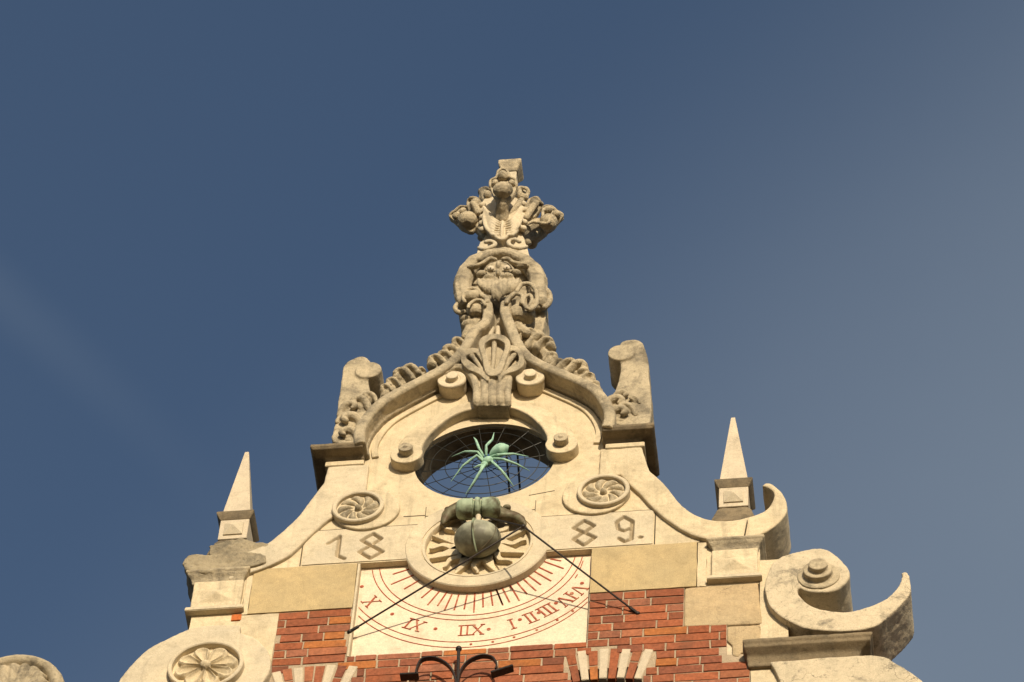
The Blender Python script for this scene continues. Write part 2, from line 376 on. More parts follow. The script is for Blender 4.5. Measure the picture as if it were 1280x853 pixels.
g = G()  # unseen houses opposite, added to shade the street and cut its bounce light
for i, (x0, x1, h) in enumerate(((-46,-30,10.5),(-30,-16,11.5),(-16,-3,10.8),(-3,11,11.6),(11,26,10.6),(26,44,11.2))):
    g.prism([(x0+.01,-H),(x1-.01,-H),(x1-.01,-H+h-2.5),((x0+x1)/2,-H+h),(x0+.01,-H+h-2.5)], -32, -20)
structure('street_shade_houses', g, M['shade_houses'])

# ================================================================ THE GABLE
Gb = thing('ornate_gable', 'stone and red brick gable with limewashed scrolls, carved arch and the year 1889', 'building', (0, .1, -H))
def part(name, g, mat, bevel=.003, **k): return build(name, g, M[mat], Gb, bevel, smooth=k.pop('smooth', True), **k)

# building body behind and below, roof
g = G(); g.box(-2.9, 2.9, .02, 8, -H, -1.6); part('facade_wall', g, 'facade', 0)
g = G(); g.prism([(-3.0,-1.6),(3.0,-1.6),(0,-.25)], .35, 7.9); part('roof', g, 'roof', 0)
g = G(); g.box(-1.50, 1.50, .062, .22, -1.6, -.056); g.box(1.5, 2.05, .03, .22, -1.6, -1.1); g.box(-1.75, -1.5, .03, .22, -1.6, -1.05); g.box(1.34, 1.5165, .012, .062, -1.15, -.79); part('backing_wall', g, 'wash2', 0)

# tympanum wall with the round opening
half = [(.62,-.056),(1.195,-.056),(1.20,.03),(1.12,.13),(1.02,.29),(.93,.46),(.885,.585),(.872,.60),(.866,.90),(.70,.905),(.69,1.0),(.665,1.13),(.60,1.26),(.50,1.37),(.37,1.49),(.25,1.62),(.15,1.80),(.11,1.98),(.13,2.2)]
notch = [(.291*math.cos(a), .06+.291*math.sin(a)) for a in [math.radians(-23.4)+math.radians(226.8)*i/36 for i in range(37)]]
out = half+mir(half)+notch[::-1]
pan = [[(s*.40,-.038),(s*.935,-.038),(s*.935,.248),(s*.40,.248)] for s in (1,-1)]
N_ = 56
hole = [(.39*math.cos(2*PI*i/N_), .825+.357*math.sin(2*PI*i/N_)) for i in range(N_)]
g = G(); g.prism(out, 0, .2, [hole]+pan); part('tympanum_wall', g, 'wash', 0, smooth=False)
# soffit course round the opening, in a darker stone colour
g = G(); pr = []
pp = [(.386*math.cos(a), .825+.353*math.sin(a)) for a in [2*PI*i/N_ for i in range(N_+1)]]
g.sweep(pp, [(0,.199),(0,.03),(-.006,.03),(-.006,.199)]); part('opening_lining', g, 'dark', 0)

# fine joints between stones
g = G()
def joint(x0, z0, x1, z1, w=.005, y=-.0025):
    d = Vector((x1-x0, z1-z0)); n = Vector((-d.y, d.x)).normalized()*w/2
    g = G(); g.prism([(x0+n.x,z0+n.y),(x1+n.x,z1+n.y),(x1-n.x,z1-n.y),(x0-n.x,z0-n.y)], y, .004); part('joint', g, 'joint', 0, smooth=False)
for s in (1, -1):
    joint(s*.30, .263, s*.96, .263); joint(s*.30, .262, s*.30, .42, .003); joint(s*.22, .335, s*.30, .335, .003)
    joint(s*.955, -.05, s*.955, .262, .006)
joint(.40, .50, .26, .47, .003); joint(.69, .66, .80, .655, .004)
joint(-.30, .345, -.42, .345, .004)

# panels with the date, cut in V grooves
def strokes_px(L, o, s): return [tuple(P2([(o[0]+a/s, o[1]+b/s), (o[0]+c/s, o[1]+d/s)])) for a, b, c, d in L]
D1 = strokes_px([(400,320,515,250),(515,250,490,440),(490,440,560,470)], (360,640), 7.975)
D8a = strokes_px([(735,288,850,222),(850,222,928,272),(928,272,862,318),(735,288,942,402),(800,355,712,402),(712,402,820,468),(820,468,942,402)], (360,640), 7.975)
D8b = strokes_px([(238,260,322,202),(322,202,400,242),(400,242,330,292),(238,260,408,335),(300,305,236,350),(236,350,320,398),(320,398,408,335)], (680,620), 6.4)
D9 = strokes_px([(582,212,640,172),(640,172,708,208),(708,208,698,350),(582,212,594,268),(594,268,640,285),(640,285,696,262),(698,350,645,370),(645,370,600,345),(768,335,778,335)], (680,620), 6.4)
def groove(strokes, w=.0145, depth=.026):
    A = [(a[0],a[1],b[0],b[1]) for a, b in strokes]
    def f(x, z):
        best = 9
        for x0,z0,x1,z1 in A:
            dx, dz = x1-x0, z1-z0; t = max(0, min(1, ((x-x0)*dx+(z-z0)*dz)/(dx*dx+dz*dz+1e-9)))
            d = math.hypot(x-x0-t*dx, z-z0-t*dz)
            if d < best: best = d
        y = -.005 + .0012*noise.noise(Vector((x*9, z*9, 1)))
        if best < w: y += depth*(1-best/w)
        return y
    return f
field('date_panel', -.945, -.30, -.047, .257, .0038, groove(D1+D8a), .03, M['wash2'], Gb, M['cutdirt'])
field('date_panel', .30, .945, -.047, .257, .0038, groove(D8b+D9), .03, M['wash2'], Gb, M['cutdirt'])

# plain sandstone blocks
def block(name, x0, x1, z0, z1, y0, mat, y1=.062, amp=.002, bev=.006):
    g = G(); n = 7; o = []
    for (ax, az), (bx, bz) in (((x0,z0),(x1,z0)),((x1,z0),(x1,z1)),((x1,z1),(x0,z1)),((x0,z1),(x0,z0))):
        for k in range(n):
            t = k/n; o.append((ax+(bx-ax)*t+rnd.uniform(-amp,amp), az+(bz-az)*t+rnd.uniform(-amp,amp)))
    g.prism(o, y0, y1); return part(name, g, mat, bev)
block('sandstone_block', .622, 1.183, -.452, -.060, -.006, 'tan')
block('sandstone_block', -1.20, -.640, -.455, -.062, -.006, 'tan')
g = G(); o_ = [(1.122,-.462),(1.508,-.45),(1.517,-.62),(1.53,-.80),(1.525,-.805),(1.35,-.803),(1.12,-.79)]
g.prism(o_[::-1], -.004, .062); o1 = carve('sandstone_block', g, M['flake'], Gb, .007, 1, .003, 12); o1['label'] = 'flaking ochre block with cracks'
g = G(); o_ = [(1.350,-.812),(1.525,-.812),(1.52,-.95),(1.46,-1.06),(1.42,-1.03),(1.41,-1.075),(1.375,-1.06),(1.372,-.97),(1.348,-.93)]
g.prism(o_[::-1], -.002, .062); carve('sandstone_block', g, M['flake'], Gb, .007, 1, .003, 12)
# pale filler stones
block('filler_stone', 1.187, 1.236, -.45, -.062, -.001, 'wash')
block('filler_stone', 1.20, 1.50, -.06, .08, .004, 'wash', .2)
block('filler_stone', 1.5165, 1.665, -.94, -.25, .002, 'wash', .2)
block('filler_stone', 1.236, 1.515, -.452, -.062, .004, 'wash', .2)
block('filler_stone', 1.47, 2.06, -1.6, -1.10, .0, 'wash', .2)
block('filler_stone', -1.236, -1.204, -.452, -.062, .0, 'wash')
block('filler_stone', -1.505, -1.238, -.56, -.06, .004, 'wash', .2)
block('filler_stone', -1.236, -1.034, -1.6, -.46, -.001, 'wash')
block('filler_stone', -1.50, -1.236, -1.6, -.565, .004, 'wash', .2)

# dial wall recess reveal
g = G(); g.box(-.638, -.626, -.0015, .062, -.872, -.062); part('dial_reveal', g, 'wash2', 0)

# brickwork, one brick after another, with relieving arches
def bricks():
    g = G(); cols = []
    pal = [((.31,.098,.044),6),((.28,.092,.045),6),((.32,.118,.058),3.5),((.38,.135,.042),1.2),((.22,.076,.042),2.2),((.28,.108,.06),3)]
    bag = [c for c, w in pal for _ in range(int(w*5))]
    def colour(orange=1):
        c = bag[rnd.randrange(len(bag))]; k = rnd.uniform(.85, 1.12); return (c[0]*k, c[1]*k, c[2]*k)
    def brick(q, y, c):
        # q: four corners (x,z); front face chamfered
        cx_ = sum(p[0] for p in q)/4; cz_ = sum(p[1] for p in q)/4
        def ins(p, d):
            v = Vector((p[0]-cx_, p[1]-cz_)); L_ = v.length; return (p[0]-v.x/L_*d, p[1]-v.y/L_*d)
        V = [(p[0], .03, p[1]) for p in q]+[(p[0], y+.003, p[1]) for p in q]+[(ins(p,.003)[0], y, ins(p,.003)[1]) for p in q]
        F = [(0,1,5,4),(1,2,6,5),(2,3,7,6),(3,0,4,7),(4,5,9,8),(5,6,10,9),(6,7,11,10),(7,4,8,11),(8,9,10,11)]
        g.add(V, F); cols.extend([c]*len(F))
    AR = [(.712, -2.0, 1.055, .245, 'BCBCBCBC', -3), (-.80, -1.74, .80, .235, 'CBCBBCBC', -3.5)]
    def in_arch(x, z):
        for ax, az, R_, t, n, q_ in AR:
            th = math.atan2(x-ax, z-az); r_ = math.hypot(x-ax, z-az); da = .0535/R_*1.10
            if (q_-.5)*da < th < (q_+len(n)-.5)*da and r_ < R_+.004: return True
        return False
    for k in list(range(18))+[6.5]:
        zt = -.462-k*.066; zb = zt-.0580
        if k == 6.5: zt = -.876; zb = -.9155
        iv = [(-1.030, -.642)]
        if zt < -.86: iv = [(-1.030, .0)]; iv2 = None
        right_end = 1.118 if zt > -.79 else (1.345 if zt > -1.06 else 1.466)
        iv.append((.624, right_end))
        if zt < -.86: iv = [(-1.030, right_end)]
        if k == 6.5: iv = [(-.636, .617)]
        hdr = k % 2
        for a, e in iv:
            x = a - rnd.uniform(0, .12)
            i = 0
            while x < e:
                w = (.108 if (rnd.random() < (.85 if hdr else .3)) and rnd.random() < .7 else .222)
                x0, x1 = max(x, a), min(x+w, e)
                if x1-x0 > .03:
                    # cut at arches
                    n_ = 12; okx = [x0+(x1-x0)*j/n_ for j in range(n_+1)]
                    seg = [q for q in okx if not in_arch(q, (zt+zb)/2+.01)]
                    if seg and seg[-1]-seg[0] > .028:
                        s0, s1 = seg[0], seg[-1]; j = lambda: rnd.uniform(-.0018, .0018)
                        if not any(in_arch(q, (zt+zb)/2+.01) for q in okx if s0 < q < s1):
                            brick([(s0+j(),zb+j()),(s1+j(),zb+j()),(s1+j(),zt+j()),(s0+j(),zt+j())], rnd.uniform(-.006,-.002), colour())
                x += w+.0085
    cream = []
    for ai, (ax, az, R_, t, n, _q) in enumerate(AR):
        da = (.0535)/R_
        for k_, ty in enumerate(n):
            i = k_+AR[ai][5]; th = i*da*1.10
            def pt(r, a): return (ax+r*math.sin(a), az+r*math.cos(a))
            h = da*.46; r0 = R_-t; j = rnd.uniform(-.006, .006)
            q = [pt(r0, th-h), pt(r0, th+h), pt(R_+j, th+h), pt(R_+j, th-h)]
            isC = ty == 'C'
            if isC: cream.append(q)
            else:
                if rnd.random() < .5:
                    rm = R_-t*rnd.uniform(.4,.6)
                    brick([pt(rm+.004, th-h), pt(rm+.004, th+h), q[2], q[3]], -.003, colour()); brick([q[0], q[1], pt(rm-.004, th+h), pt(rm-.004, th-h)], -.003, colour())
                else: brick(q, -.003, colour())
    for sd_ in (-1, 1):
        fi = [i for i, f in enumerate(g.f) if (sum(g.v[v][0] for v in g.f[i//9*9+8])/4 > -.2) == (sd_ > 0)]
        me = bpy.data.meshes.new('brickwork'); vm = {}; F = []
        for i in fi: F.append(tuple(vm.setdefault(v, len(vm)) for v in g.f[i]))
        me.from_pydata([g.v[v] for v in vm], [], F); me.update()
        at = me.attributes.new('brick', 'FLOAT_COLOR', 'FACE')
        for j, i in enumerate(fi): at.data[j].color = (*cols[i], 1)
        mesh_obj('brickwork', me, M['brick'], Gb)
    for q in cream:
        g2 = G(); g2.prism(q, -.006, .03); part('arch_stone', g2, 'obel', .003)
bricks()
g = G(); lo = .0015
g.box(-1.033, -.640, lo, .03, -.875, -.457); g.box(.620, 1.121, lo, .03, -.875, -.454); g.box(1.121, 1.348, lo, .03, -.875, -.79)
g.box(-1.033, 1.348, lo, .03, -1.10, -.8755)
g.box(1.348, 1.468, lo, .03, -1.10, -1.05)
for a, b_ in ((-1.033,-1.0),(-.58,.545),(.915,1.468)): g.box(a, b_, lo, .03, -1.6, -1.1005)
part('mortar_bed', g, 'mortar', 0, smooth=False)
def win(cx_, zt):
    g = G(); g.box(cx_-.21, cx_+.21, .05, .058, -1.6, zt); w = part('window', g, 'glass', 0)
    g = G(); 
    for x in (-.19, 0, .19): g.box(cx_+x-.014, cx_+x+.014, .032, .049, -1.6, zt)
    build('window_frame', g, M['frame'], w, .002)
win(.725, -1.17); win(-.79, -1.10)

# ---- arch moulding (ogee) from both shelves up to the neck
Rm = [(.680,.905),(.692,1.02),(.664,1.15),(.604,1.275),(.52,1.37),(.40,1.475),(.30,1.56),(.215,1.655),(.145,1.80),(.105,1.95),(.085,2.09)]
Rp = cr([(x, z) for x, z in Rm], 6)
mprof = [(-.036,.0),(-.036,-.030),(-.027,-.038),(-.027,-.116),(-.018,-.126),(.006,-.130),(.028,-.125),(.037,-.112),(.037,.2),(0,.2)]
for s in (1, -1):
    up_ = P2([(634,400),(630,388),(631,377)], -.12) if s > 0 else P2([(607,402),(611,390),(609,378)], -.12)
    path = cr(([(x, z) for x, z in Rm] if s > 0 else [(-x, z) for x, z in Rm])[:-1]+up_, 6)
    pf = [(-n*(-1) , y) for n, y in mprof]
    pf = [((-n if s > 0 else n), y) for n, y in mprof]
    g = G(); g.sweep(path, pf)
    carve('arch_moulding', g, M['worn'], Gb, .0055, 1, .0022, 18, .002, 5)
    # inner fillet
    off = []
    for i in range(len(Rp)-22):
        a = Vector(Rp[max(i-1,0)]); b_ = Vector(Rp[i+1]); t = (b_-a).normalized(); n = Vector((-t.y, t.x))
        off.append((s*(Rp[i][0]+n.x*.066), Rp[i][1]+n.y*.066))
    g = G(); g.sweep(off, [(-.020,-.014),(.016,-.014),(.016,.003),(-.020,.003)] )
    part('moulding_fillet', g, 'wash', .002)

# ---- shelves and upper side scrolls
def shelf(name, x0, x1, zt, yf, h=.032, yb=.23, mat='dark', body='wash', side=1, depth2=.03):
    """projecting cornice slab over a cavetto, returned along the side"""
    g = G()
    lv = [(0, zt), (0, zt-h*.6), (.008, zt-h*.8), (.012, zt-h*1.1), (.070, zt-h*1.2), (.080, zt-h*1.8)]
    R = []
    for ins, z in lv:
        a0 = x0+(ins if side < 0 else 0); a1 = x1-(ins if side > 0 else 0)
        if side == 0: a0, a1 = x0+ins, x1-ins
        R.append([(a0, yf+ins, z), (a1, yf+ins, z), (a1, yb, z), (a0, yb, z)])
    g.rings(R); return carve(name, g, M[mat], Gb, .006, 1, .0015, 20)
for s in (1, -1):
    shelf('cornice_shelf', *( (.655,.945) if s > 0 else (-.965,-.67)), .925, -.115, .03, side=s)
    g = G(); a, b_ = (.67,.885) if s > 0 else (-.885,-.67)
    g.box(a, b_, -.034, .19, .825, .866); part('fillet_course', g, 'wash', .003)
def side_scroll(s):
    g = G()
    # upright body, tapering upward, curling inward into a roll
    body = P2([(762,528),(765,505),(768,490),(773,476),(776,455),(772,440),(777,427),(790,424),(803,428),(809,445),(811,470),(812,528)], -.03) if s > 0 else \
           P2([(416,552),(419,528),(424,495),(427,470),(431,455),(443,448),(455,446),(464,455),(460,470),(462,490),(458,520),(450,551)], -.03)
    body = cr(body, 3, True)
    g.prism(body, -.03, .17)
    c = P2([(777,437)], -.045)[0] if s > 0 else P2([(461,459)], -.045)[0]
    c = (c[0]+(.0 if s > 0 else 0), c[1]-.03)
    g.cyl(c[0], c[1], .077, -.048, .17, 36)
    o = carve('side_scroll', g, M['worn'], Gb, .0065, 2, .003, 14, .003, 5)
    # leaf carved at its foot
    g = G(); q = lambda u, v, y=-.05: P(u, v, y)
    K = ((772,520,.05,1),(768,507,.05,1),(784,512,.036,-1),(776,497,.036,1),(793,500,.022,-1)) if s > 0 else ((437,545,.045,-1),(440,528,.05,-1),(436,512,.040,1),(450,505,.042,-1),(462,497,.030,-1),(430,522,.028,1))
    for u, v, r, d in K:
        c = q(u, v, -.035)
        pts = [c+Vector((-d*a*r, b_*r, c_*r)) for a, b_, c_ in ((1.3,.3,-1.3),(1.0,0,-.3),(.3,-.3,.5),(-.5,-.45,.6),(-.95,-.5,.05),(-.55,-.5,-.35))]
        g.tube(cr([tuple(p) for p in pts], 3), list(np.interp(np.linspace(0,1,16), (0,.4,.8,1), (r*.5,r*.6,r*.42,r*.26))), 10, flat=1.2)
        g.ell(c+Vector((0,.02,-.2*r)), (r*1.1,.03,r*1.0))
    carve('carved_leaf', g, M['worn'], Gb, .0045, 1, .003, 22, .004, 8)
side_scroll(1); side_scroll(-1)

# ---- hood over the opening: C scrolls with eyes
for s in (1, -1):
    inner = [(.340,.86),(.345,.93),(.305,1.045),(.225,1.165),(.13,1.238),(.0,1.258)]
    outer = [(.0,1.40),(.12,1.39),(.25,1.32),(.37,1.22),(.455,1.10),(.50,.98),(.513,.88),(.50,.82)]
    poly = cr(inner, 4)+cr(outer, 4)
    # inner edge is deep, outer edge dies into the wall
    g = G(); ci = cr(inner, 6); co_ = cr(outer[::-1], 6); n = 30
    def samp(C, t):
        L_ = [0]
        for a, b_ in zip(C, C[1:]): L_.append(L_[-1]+math.dist(a, b_))
        d = t*L_[-1]
        for i in range(len(L_)-1):
            if L_[i+1] >= d-1e-9:
                k = (d-L_[i])/(L_[i+1]-L_[i]+1e-9); return (C[i][0]+(C[i+1][0]-C[i][0])*k, C[i][1]+(C[i+1][1]-C[i][1])*k)
        return C[-1]
    R = []
    for i in range(n+1):
        t = i/n; a = samp(ci, t); b_ = samp(co_, t); row = []
        for k, (w, y) in enumerate(((0,.01),(0,-.055),(.04,-.064),(.12,-.060),(.3,-.048),(.55,-.036),(.8,-.026),(.95,-.02),(1,-.014),(1,.01))):
            row.append((s*(a[0]+(b_[0]-a[0])*w), y, a[1]+(b_[1]-a[1])*w))
        R.append(row)
    g.rings(R)
    ex, ez = s*.430, .853
    g.cyl(ex, ez, .090, -.066, .01, 40)
    hd = carve('arch_hood', g, M['wash'], Gb, .006, 1, .0012, 20)
    g = G(); g.cyl(ex+s*.0, ez+.004, .040, -.108, -.06, 30); g.cyl(ex, ez+.004, .012, -.116, -.10, 14)
    # a spiral step round the eye
    sp = [(ex+s*.060*math.cos(a), -.118, ez+.060*math.sin(a)) for a in [PI*.2+i*.2 for i in range(20)]]
    carve('scroll_eye', g, M['worn'], Gb, .004, 1, .001, 20)

# ---- palmette at the crown of the hood
def Z2(a, b, y): return P(520+a/4.49, 320+b/4.49, y)
g = G()
def lobe(rim, y, r=.012, base=None):
    pts = [Z2(a, b, y-yy) for a, b, yy in rim]; pts = [tuple(p) for p in pts]
    pts = cr(pts, 4); g.tube(pts, [r]*len(pts))
def zz(L_, y): return P2([(520+a/4.49, 320+b/4.49) for a, b in L_], y)
for o_, h_, y in (([(395,660),(368,560),(350,490),(378,450),(440,434),(502,450),(530,490),(512,560),(470,660)], [(418,625),(400,560),(384,500),(402,476),(440,464),(480,476),(498,500),(482,560),(450,625)], -.140),
               ([(405,700),(350,660),(283,630),(248,575),(270,530),(330,515),(374,545),(405,620)], [(388,655),(330,608),(288,578),(283,556),(325,541),(350,562),(378,612)], -.128),
               ([(462,700),(500,662),(572,638),(608,595),(590,530),(545,500),(498,523),(466,600)], [(478,655),(530,618),(574,588),(570,548),(540,530),(515,552),(488,604)], -.128)):
    g.prism(cr(zz(o_, y), 4, True), y, .0, [cr(zz(h_, y), 4, True)]); g.prism(cr(zz(o_, y+.04), 3, True), y+.045, .0)
for rr in ([(440,490,.0),(437,560,.0),(428,640,0),(425,720,0)], [(315,565,.0),(350,610,.0),(395,690,0)], [(548,560,.0),(520,600,.0),(470,690,0)]):
    pts = cr([tuple(Z2(a, b, -.110-c)) for a, b, c in rr], 4); g.tube(pts, list(np.linspace(.016,.010,len(pts))))
pl = P2([(520+a/4.49, 320+b/4.49) for a, b in [(340,845),(325,760),(340,700),(350,650),(520,650),(515,700),(520,760),(520,845)]], -.085)
g.prism(pl, -.090, .0)
# stem bundle running over the hood edge
for a0, a1, r in ((330,338,.022),(382,385,.023),(428,428,.025),(474,471,.023),(524,516,.020)):
    pts = cr([tuple(Z2(a0-10*(a0 < 380), 680, -.09)), tuple(Z2(a1, 750, -.10)), tuple(Z2(a1, 810, -.10)), tuple(Z2(a1+2, 848, -.07))], 4)
    g.tube(pts, [r*.8]+[r]*(len(pts)-2)+[r*.7])
# arms sweeping into the volutes
for arm in ([(370,840),(340,740),(310,680),(270,645),(215,640),(160,670)], [(480,830),(500,730),(540,660),(590,625),(650,615),(700,650)]):
    pts = cr([tuple(Z2(a, b, -.075)) for a, b in arm], 4); g.tube(pts, [.027]*len(pts), flat=1.4)
carve('palmette', g, M['worn'], Gb, .0038, 1, .0012, 30)
for (a, b) in ((200,695),(640,682)):
    g = G(); q = Z2(a, b, -.085); g.cyl(q.x, q.z, .079, -.085, -.0, 40)
    g.lathe_y(q.x, q.z, [(.052,-.07),(.052,-.090),(.078,-.092),(.082,-.082),(.082,-.07)], 40)
    g.cyl(q.x+.004, q.z+.004, .034, -.115, -.07, 30); o = carve('palmette_volute', g, M['wash2'], Gb, .0045, 1, .0012, 22)

# ---- leafy crockets riding on the outside of the arch
def lumps(L, y, name='crocket', mat='worn'):
    g = G(); rr = random.Random(int(L[0][0])); Q = [P(u, v, y) for u, v, r in L]
    sg = 1 if Q[0].x > 0 else -1
    for (u, v, r), c in zip(L, Q):
        for k, (dy, sc) in enumerate(((rr.uniform(-.01,.03), 1.0), (rr.uniform(.07,.10), .85))):
            q = r*sc*rr.uniform(.95, 1.15); o_ = c+Vector((sg*rr.uniform(-.2,.2)*r, dy, rr.uniform(-.25,.1)*r))
            pts = [o_+Vector((-sg*a*q, b_*q, c_*q)) for a, b_, c_ in ((1.5,0,-1.1),(1.0,-.1,-.2),(.3,-.25,.45),(-.45,-.3,.55),(-.85,-.35,.1),(-.5,-.4,-.25))]
            g.tube(cr([tuple(p) for p in pts], 3), list(np.interp(np.linspace(0,1,16), (0,.4,.8,1), (q*.42,q*.50,q*.38,q*.24))), 12, flat=2.2)
            g.ell(o_+Vector((sg*.6*q, .01, -.45*q)), (q*.8, q*1.1, q*.6))
    pts = cr([tuple(q+Vector((0,.05,-.035))) for q in Q], 4); g.tube(pts, [.040]*len(pts), flat=1.3)
    return carve(name, g, M[mat], Gb, .0042, 2, .004, 22, .006, 10)
lumps([(546,455,.036),(553,446,.046),(562,437,.040),(572,430,.032),(580,424,.022)], -.0)
lumps([(482,485,.026),(491,479,.032),(502,471,.042),(514,465,.036),(526,461,.018)], -.0)
lumps([(660,420,.034),(672,425,.044),(682,433,.040),(688,444,.030)], -.0)
lumps([(699,455,.030),(712,457,.042),(724,462,.045),(735,470,.034),(744,478,.024)], -.0)

# ---- inner double bands rising to the neck
for s in (1, -1):
    q = [(.05,1.62),(.045,1.75),(.025,1.92),(.018,2.07)] if s > 0 else [(-.075,1.62),(-.06,1.75),(-.03,1.92),(-.015,2.07)]
    g = G(); pts = cr([(a, -.05, b) for a, b in q], 5); g.tube(pts, [.016]*len(pts), flat=1.2); carve('neck_band', g, M['wash2'], Gb, .005, 1, .001, 20)

# ================================================================ head stone with the grotesque mask
def Zm(a, b, y): return P(560+a/7.107, 300+b/7.107, y)
g = G()
hs = [(75,430),(85,350),(110,280),(190,190),(290,135),(420,100),(560,105),(700,165),(800,240),(850,320),(860,480),(870,620),(850,720),(820,820),(700,860),(600,900),(350,900),(200,850),(140,780),(105,690),(85,560)]
hs = cr(P2([(560+a/7.107, 300+b/7.107) for a, b in hs], -.02), 3, True)
g.prism(hs, .0, .17)
# raised hood band around the face
pts = cr([tuple(Zm(a, b, -.05)) for a, b in ((150,560),(130,420),(160,310),(240,215),(370,165),(500,150),(620,180),(720,240),(790,330),(800,450),(810,560))], 4)
g.tube(pts, [.055]*len(pts), flat=1.0)
pts = cr([tuple(Zm(a, b, -.09)) for a, b in ((290,172),(400,128),(520,118),(640,165))], 4); g.tube(pts, [.026]*len(pts))
headstone = carve('head_stone', g, M['worn'], Gb, .005, 2, .004, 22, .004, 5)
# the mask
g = G()
g.ell(Zm(450,340,-.02), (.108,.095,.13))
for a, b, y, r in ((368,347,-.12,(.038,.035,.022)),(527,337,-.12,(.040,.035,.022)),(300,310,-.09,(.035,.03,.022)),(600,300,-.09,(.035,.03,.022)),(445,300,-.13,(.014,.03,.03)),(450,240,-.10,(.018,.035,.035))): g.ell(Zm(a, b, y), r)
for L_ in (((250,228),(310,205),(370,165),(425,175)), ((480,172),(530,167),(590,202),(690,215))):      # brows
    pts = cr([tuple(Zm(a, b, -.115)) for a, b in L_], 4); g.tube(pts, [.008]+[.012]*(len(pts)-2)+[.010])
for L_ in (((340,262),(375,285),(415,275)), ((485,272),(525,290),(570,270))):      # lower lids
    pts = cr([tuple(Zm(a, b, -.118)) for a, b in L_], 3); g.tube(pts, [.007]*len(pts))
g.ell(Zm(222,240,-.10), (.04,.02,.014)); g.ell(Zm(665,235,-.10), (.04,.02,.014))      # pointed tufts
rb = random.Random(4)
for i in range(10):                                                                      # beard locks
    a = 272+i*39; b0 = 355-12*math.cos((i-4.5)/4.5*1.2); b1 = 448+72*math.cos((i-4.5)/4.5*1.45)+rb.uniform(-12, 12)
    pts = cr([tuple(Zm(a, b0, -.115)), tuple(Zm(a+(450-a)*.12+rb.uniform(-6,6), (b0+b1)/2, -.14)), tuple(Zm(a+(450-a)*.28, b1, -.115))], 4)
    g.tube(pts, [.009+.009*math.sin(PI*k/(len(pts)-1)) for k in range(len(pts)-1)]+[.006])
pts = cr([tuple(Zm(440,450,-.13)), tuple(Zm(445,500,-.125)), tuple(Zm(450,550,-.10))], 4); g.tube(pts, [.018,.018,.017,.016,.014,.012,.010,.008,.006])
mask = carve('grotesque_mask', g, M['worn'], Gb, .0042, 1, .0016, 40); mask['label'] = 'carved bearded face with round staring eyes'
for a, b in ((378,255),(522,250)):
    g = G(); g.ell(Zm(a, b, -.142), (.0215,.016,.020), n=20); e = build('eye', g, M['eye'], mask, smooth=True)
    g = G(); g.ell(Zm(a, b-3, -.160), (.0045,.003,.010), n=16); build('pupil', g, M['joint'], mask, smooth=True)
# scrolls beneath the mask, both sides of the neck
g = G()
def T(L_, r, y): 
    pts = cr([tuple(Zm(a, b, y-(c[0] if c else 0))) for a, b, *c in L_], 4); g.tube(pts, [r]*len(pts) if not hasattr(r, '__len__') else list(np.interp(np.linspace(0,1,len(pts)), np.linspace(0,1,len(r)), r)))
T([(300,500),(270,450),(210,432),(150,460),(130,510),(150,550)], .012, -.13)
g.ell(Zm(210,505,-.11), (.06,.04,.04))
T([(330,580),(300,540),(240,540),(190,575),(180,600)], .011, -.14)
T([(180,590),(160,560),(110,560),(68,590),(70,630),(110,650),(140,640)], .015, -.06)
T([(360,600),(300,680),(230,760),(160,860)], [.04,.045,.04,.03], -.03)
g.ell(Zm(250,620,-.09), (.06,.04,.05)); g.ell(Zm(160,720,-.05), (.035,.04,.022)); g.ell(Zm(190,760,-.04), (.05,.04,.03))
T([(350,560),(345,530),(310,500),(290,480)], [.02,.018,.012], -.12)
carve('neck_scroll', g, M['worn'], Gb, .004, 1, .002, 30)
g = G()
T([(610,460),(650,400),(720,390),(770,430),(790,500),(780,580),(730,620)], .014, -.13)
T([(520,560),(540,520),(600,480),(660,500),(650,560)], .013, -.14)
T([(700,610),(670,560),(690,505),(730,490),(745,540),(720,590)], .011, -.14)
T([(800,600),(830,540),(840,480),(870,445),(905,490),(900,560),(860,600)], .016, -.05)
g.ell(Zm(830,560,-.05), (.045,.05,.045))
T([(540,620),(560,700),(620,780),(700,830)], [.04,.045,.04,.03], -.03)
g.ell(Zm(620,640,-.09), (.055,.04,.06)); g.ell(Zm(700,690,-.07), (.05,.045,.025)); g.ell(Zm(745,660,-.07), (.022,.04,.022))
T([(520,560),(545,520),(590,480),(620,450)], [.02,.018,.012], -.12)
carve('neck_scroll', g, M['worn'], Gb, .004, 1, .002, 30)

# ================================================================ finial
Fi = thing('leaf_finial', 'carved stone leaf finial with round buds crowning the top of the gable', 'finial', (0, .09, 2.86))
def Zf(a, b, y): return P(560+a/6.56, 190+b/6.56, y)
g = G()
def TF(L_, r, flat=1.0):
    pts = cr([tuple(Zf(a, b, y)) for a, b, y in L_], 4); rr = [r]*len(pts) if not hasattr(r, '__len__') else list(np.interp(np.linspace(0,1,len(pts)), np.linspace(0,1,len(r)), r)); g.tube(pts, rr, flat=flat)
bd = cr(P2([(560+a/6.56, 190+b/6.56) for a, b in [(262,980),(258,800),(290,760),(310,700),(295,600),(280,500),(300,420),(430,400),(600,420),(620,500),(615,620),(610,700),(640,780),(655,980)]], .03), 3, True)
g.prism(bd, .0, .17)
g.ell(Zf(450,560,.02), (.115,.06,.14))
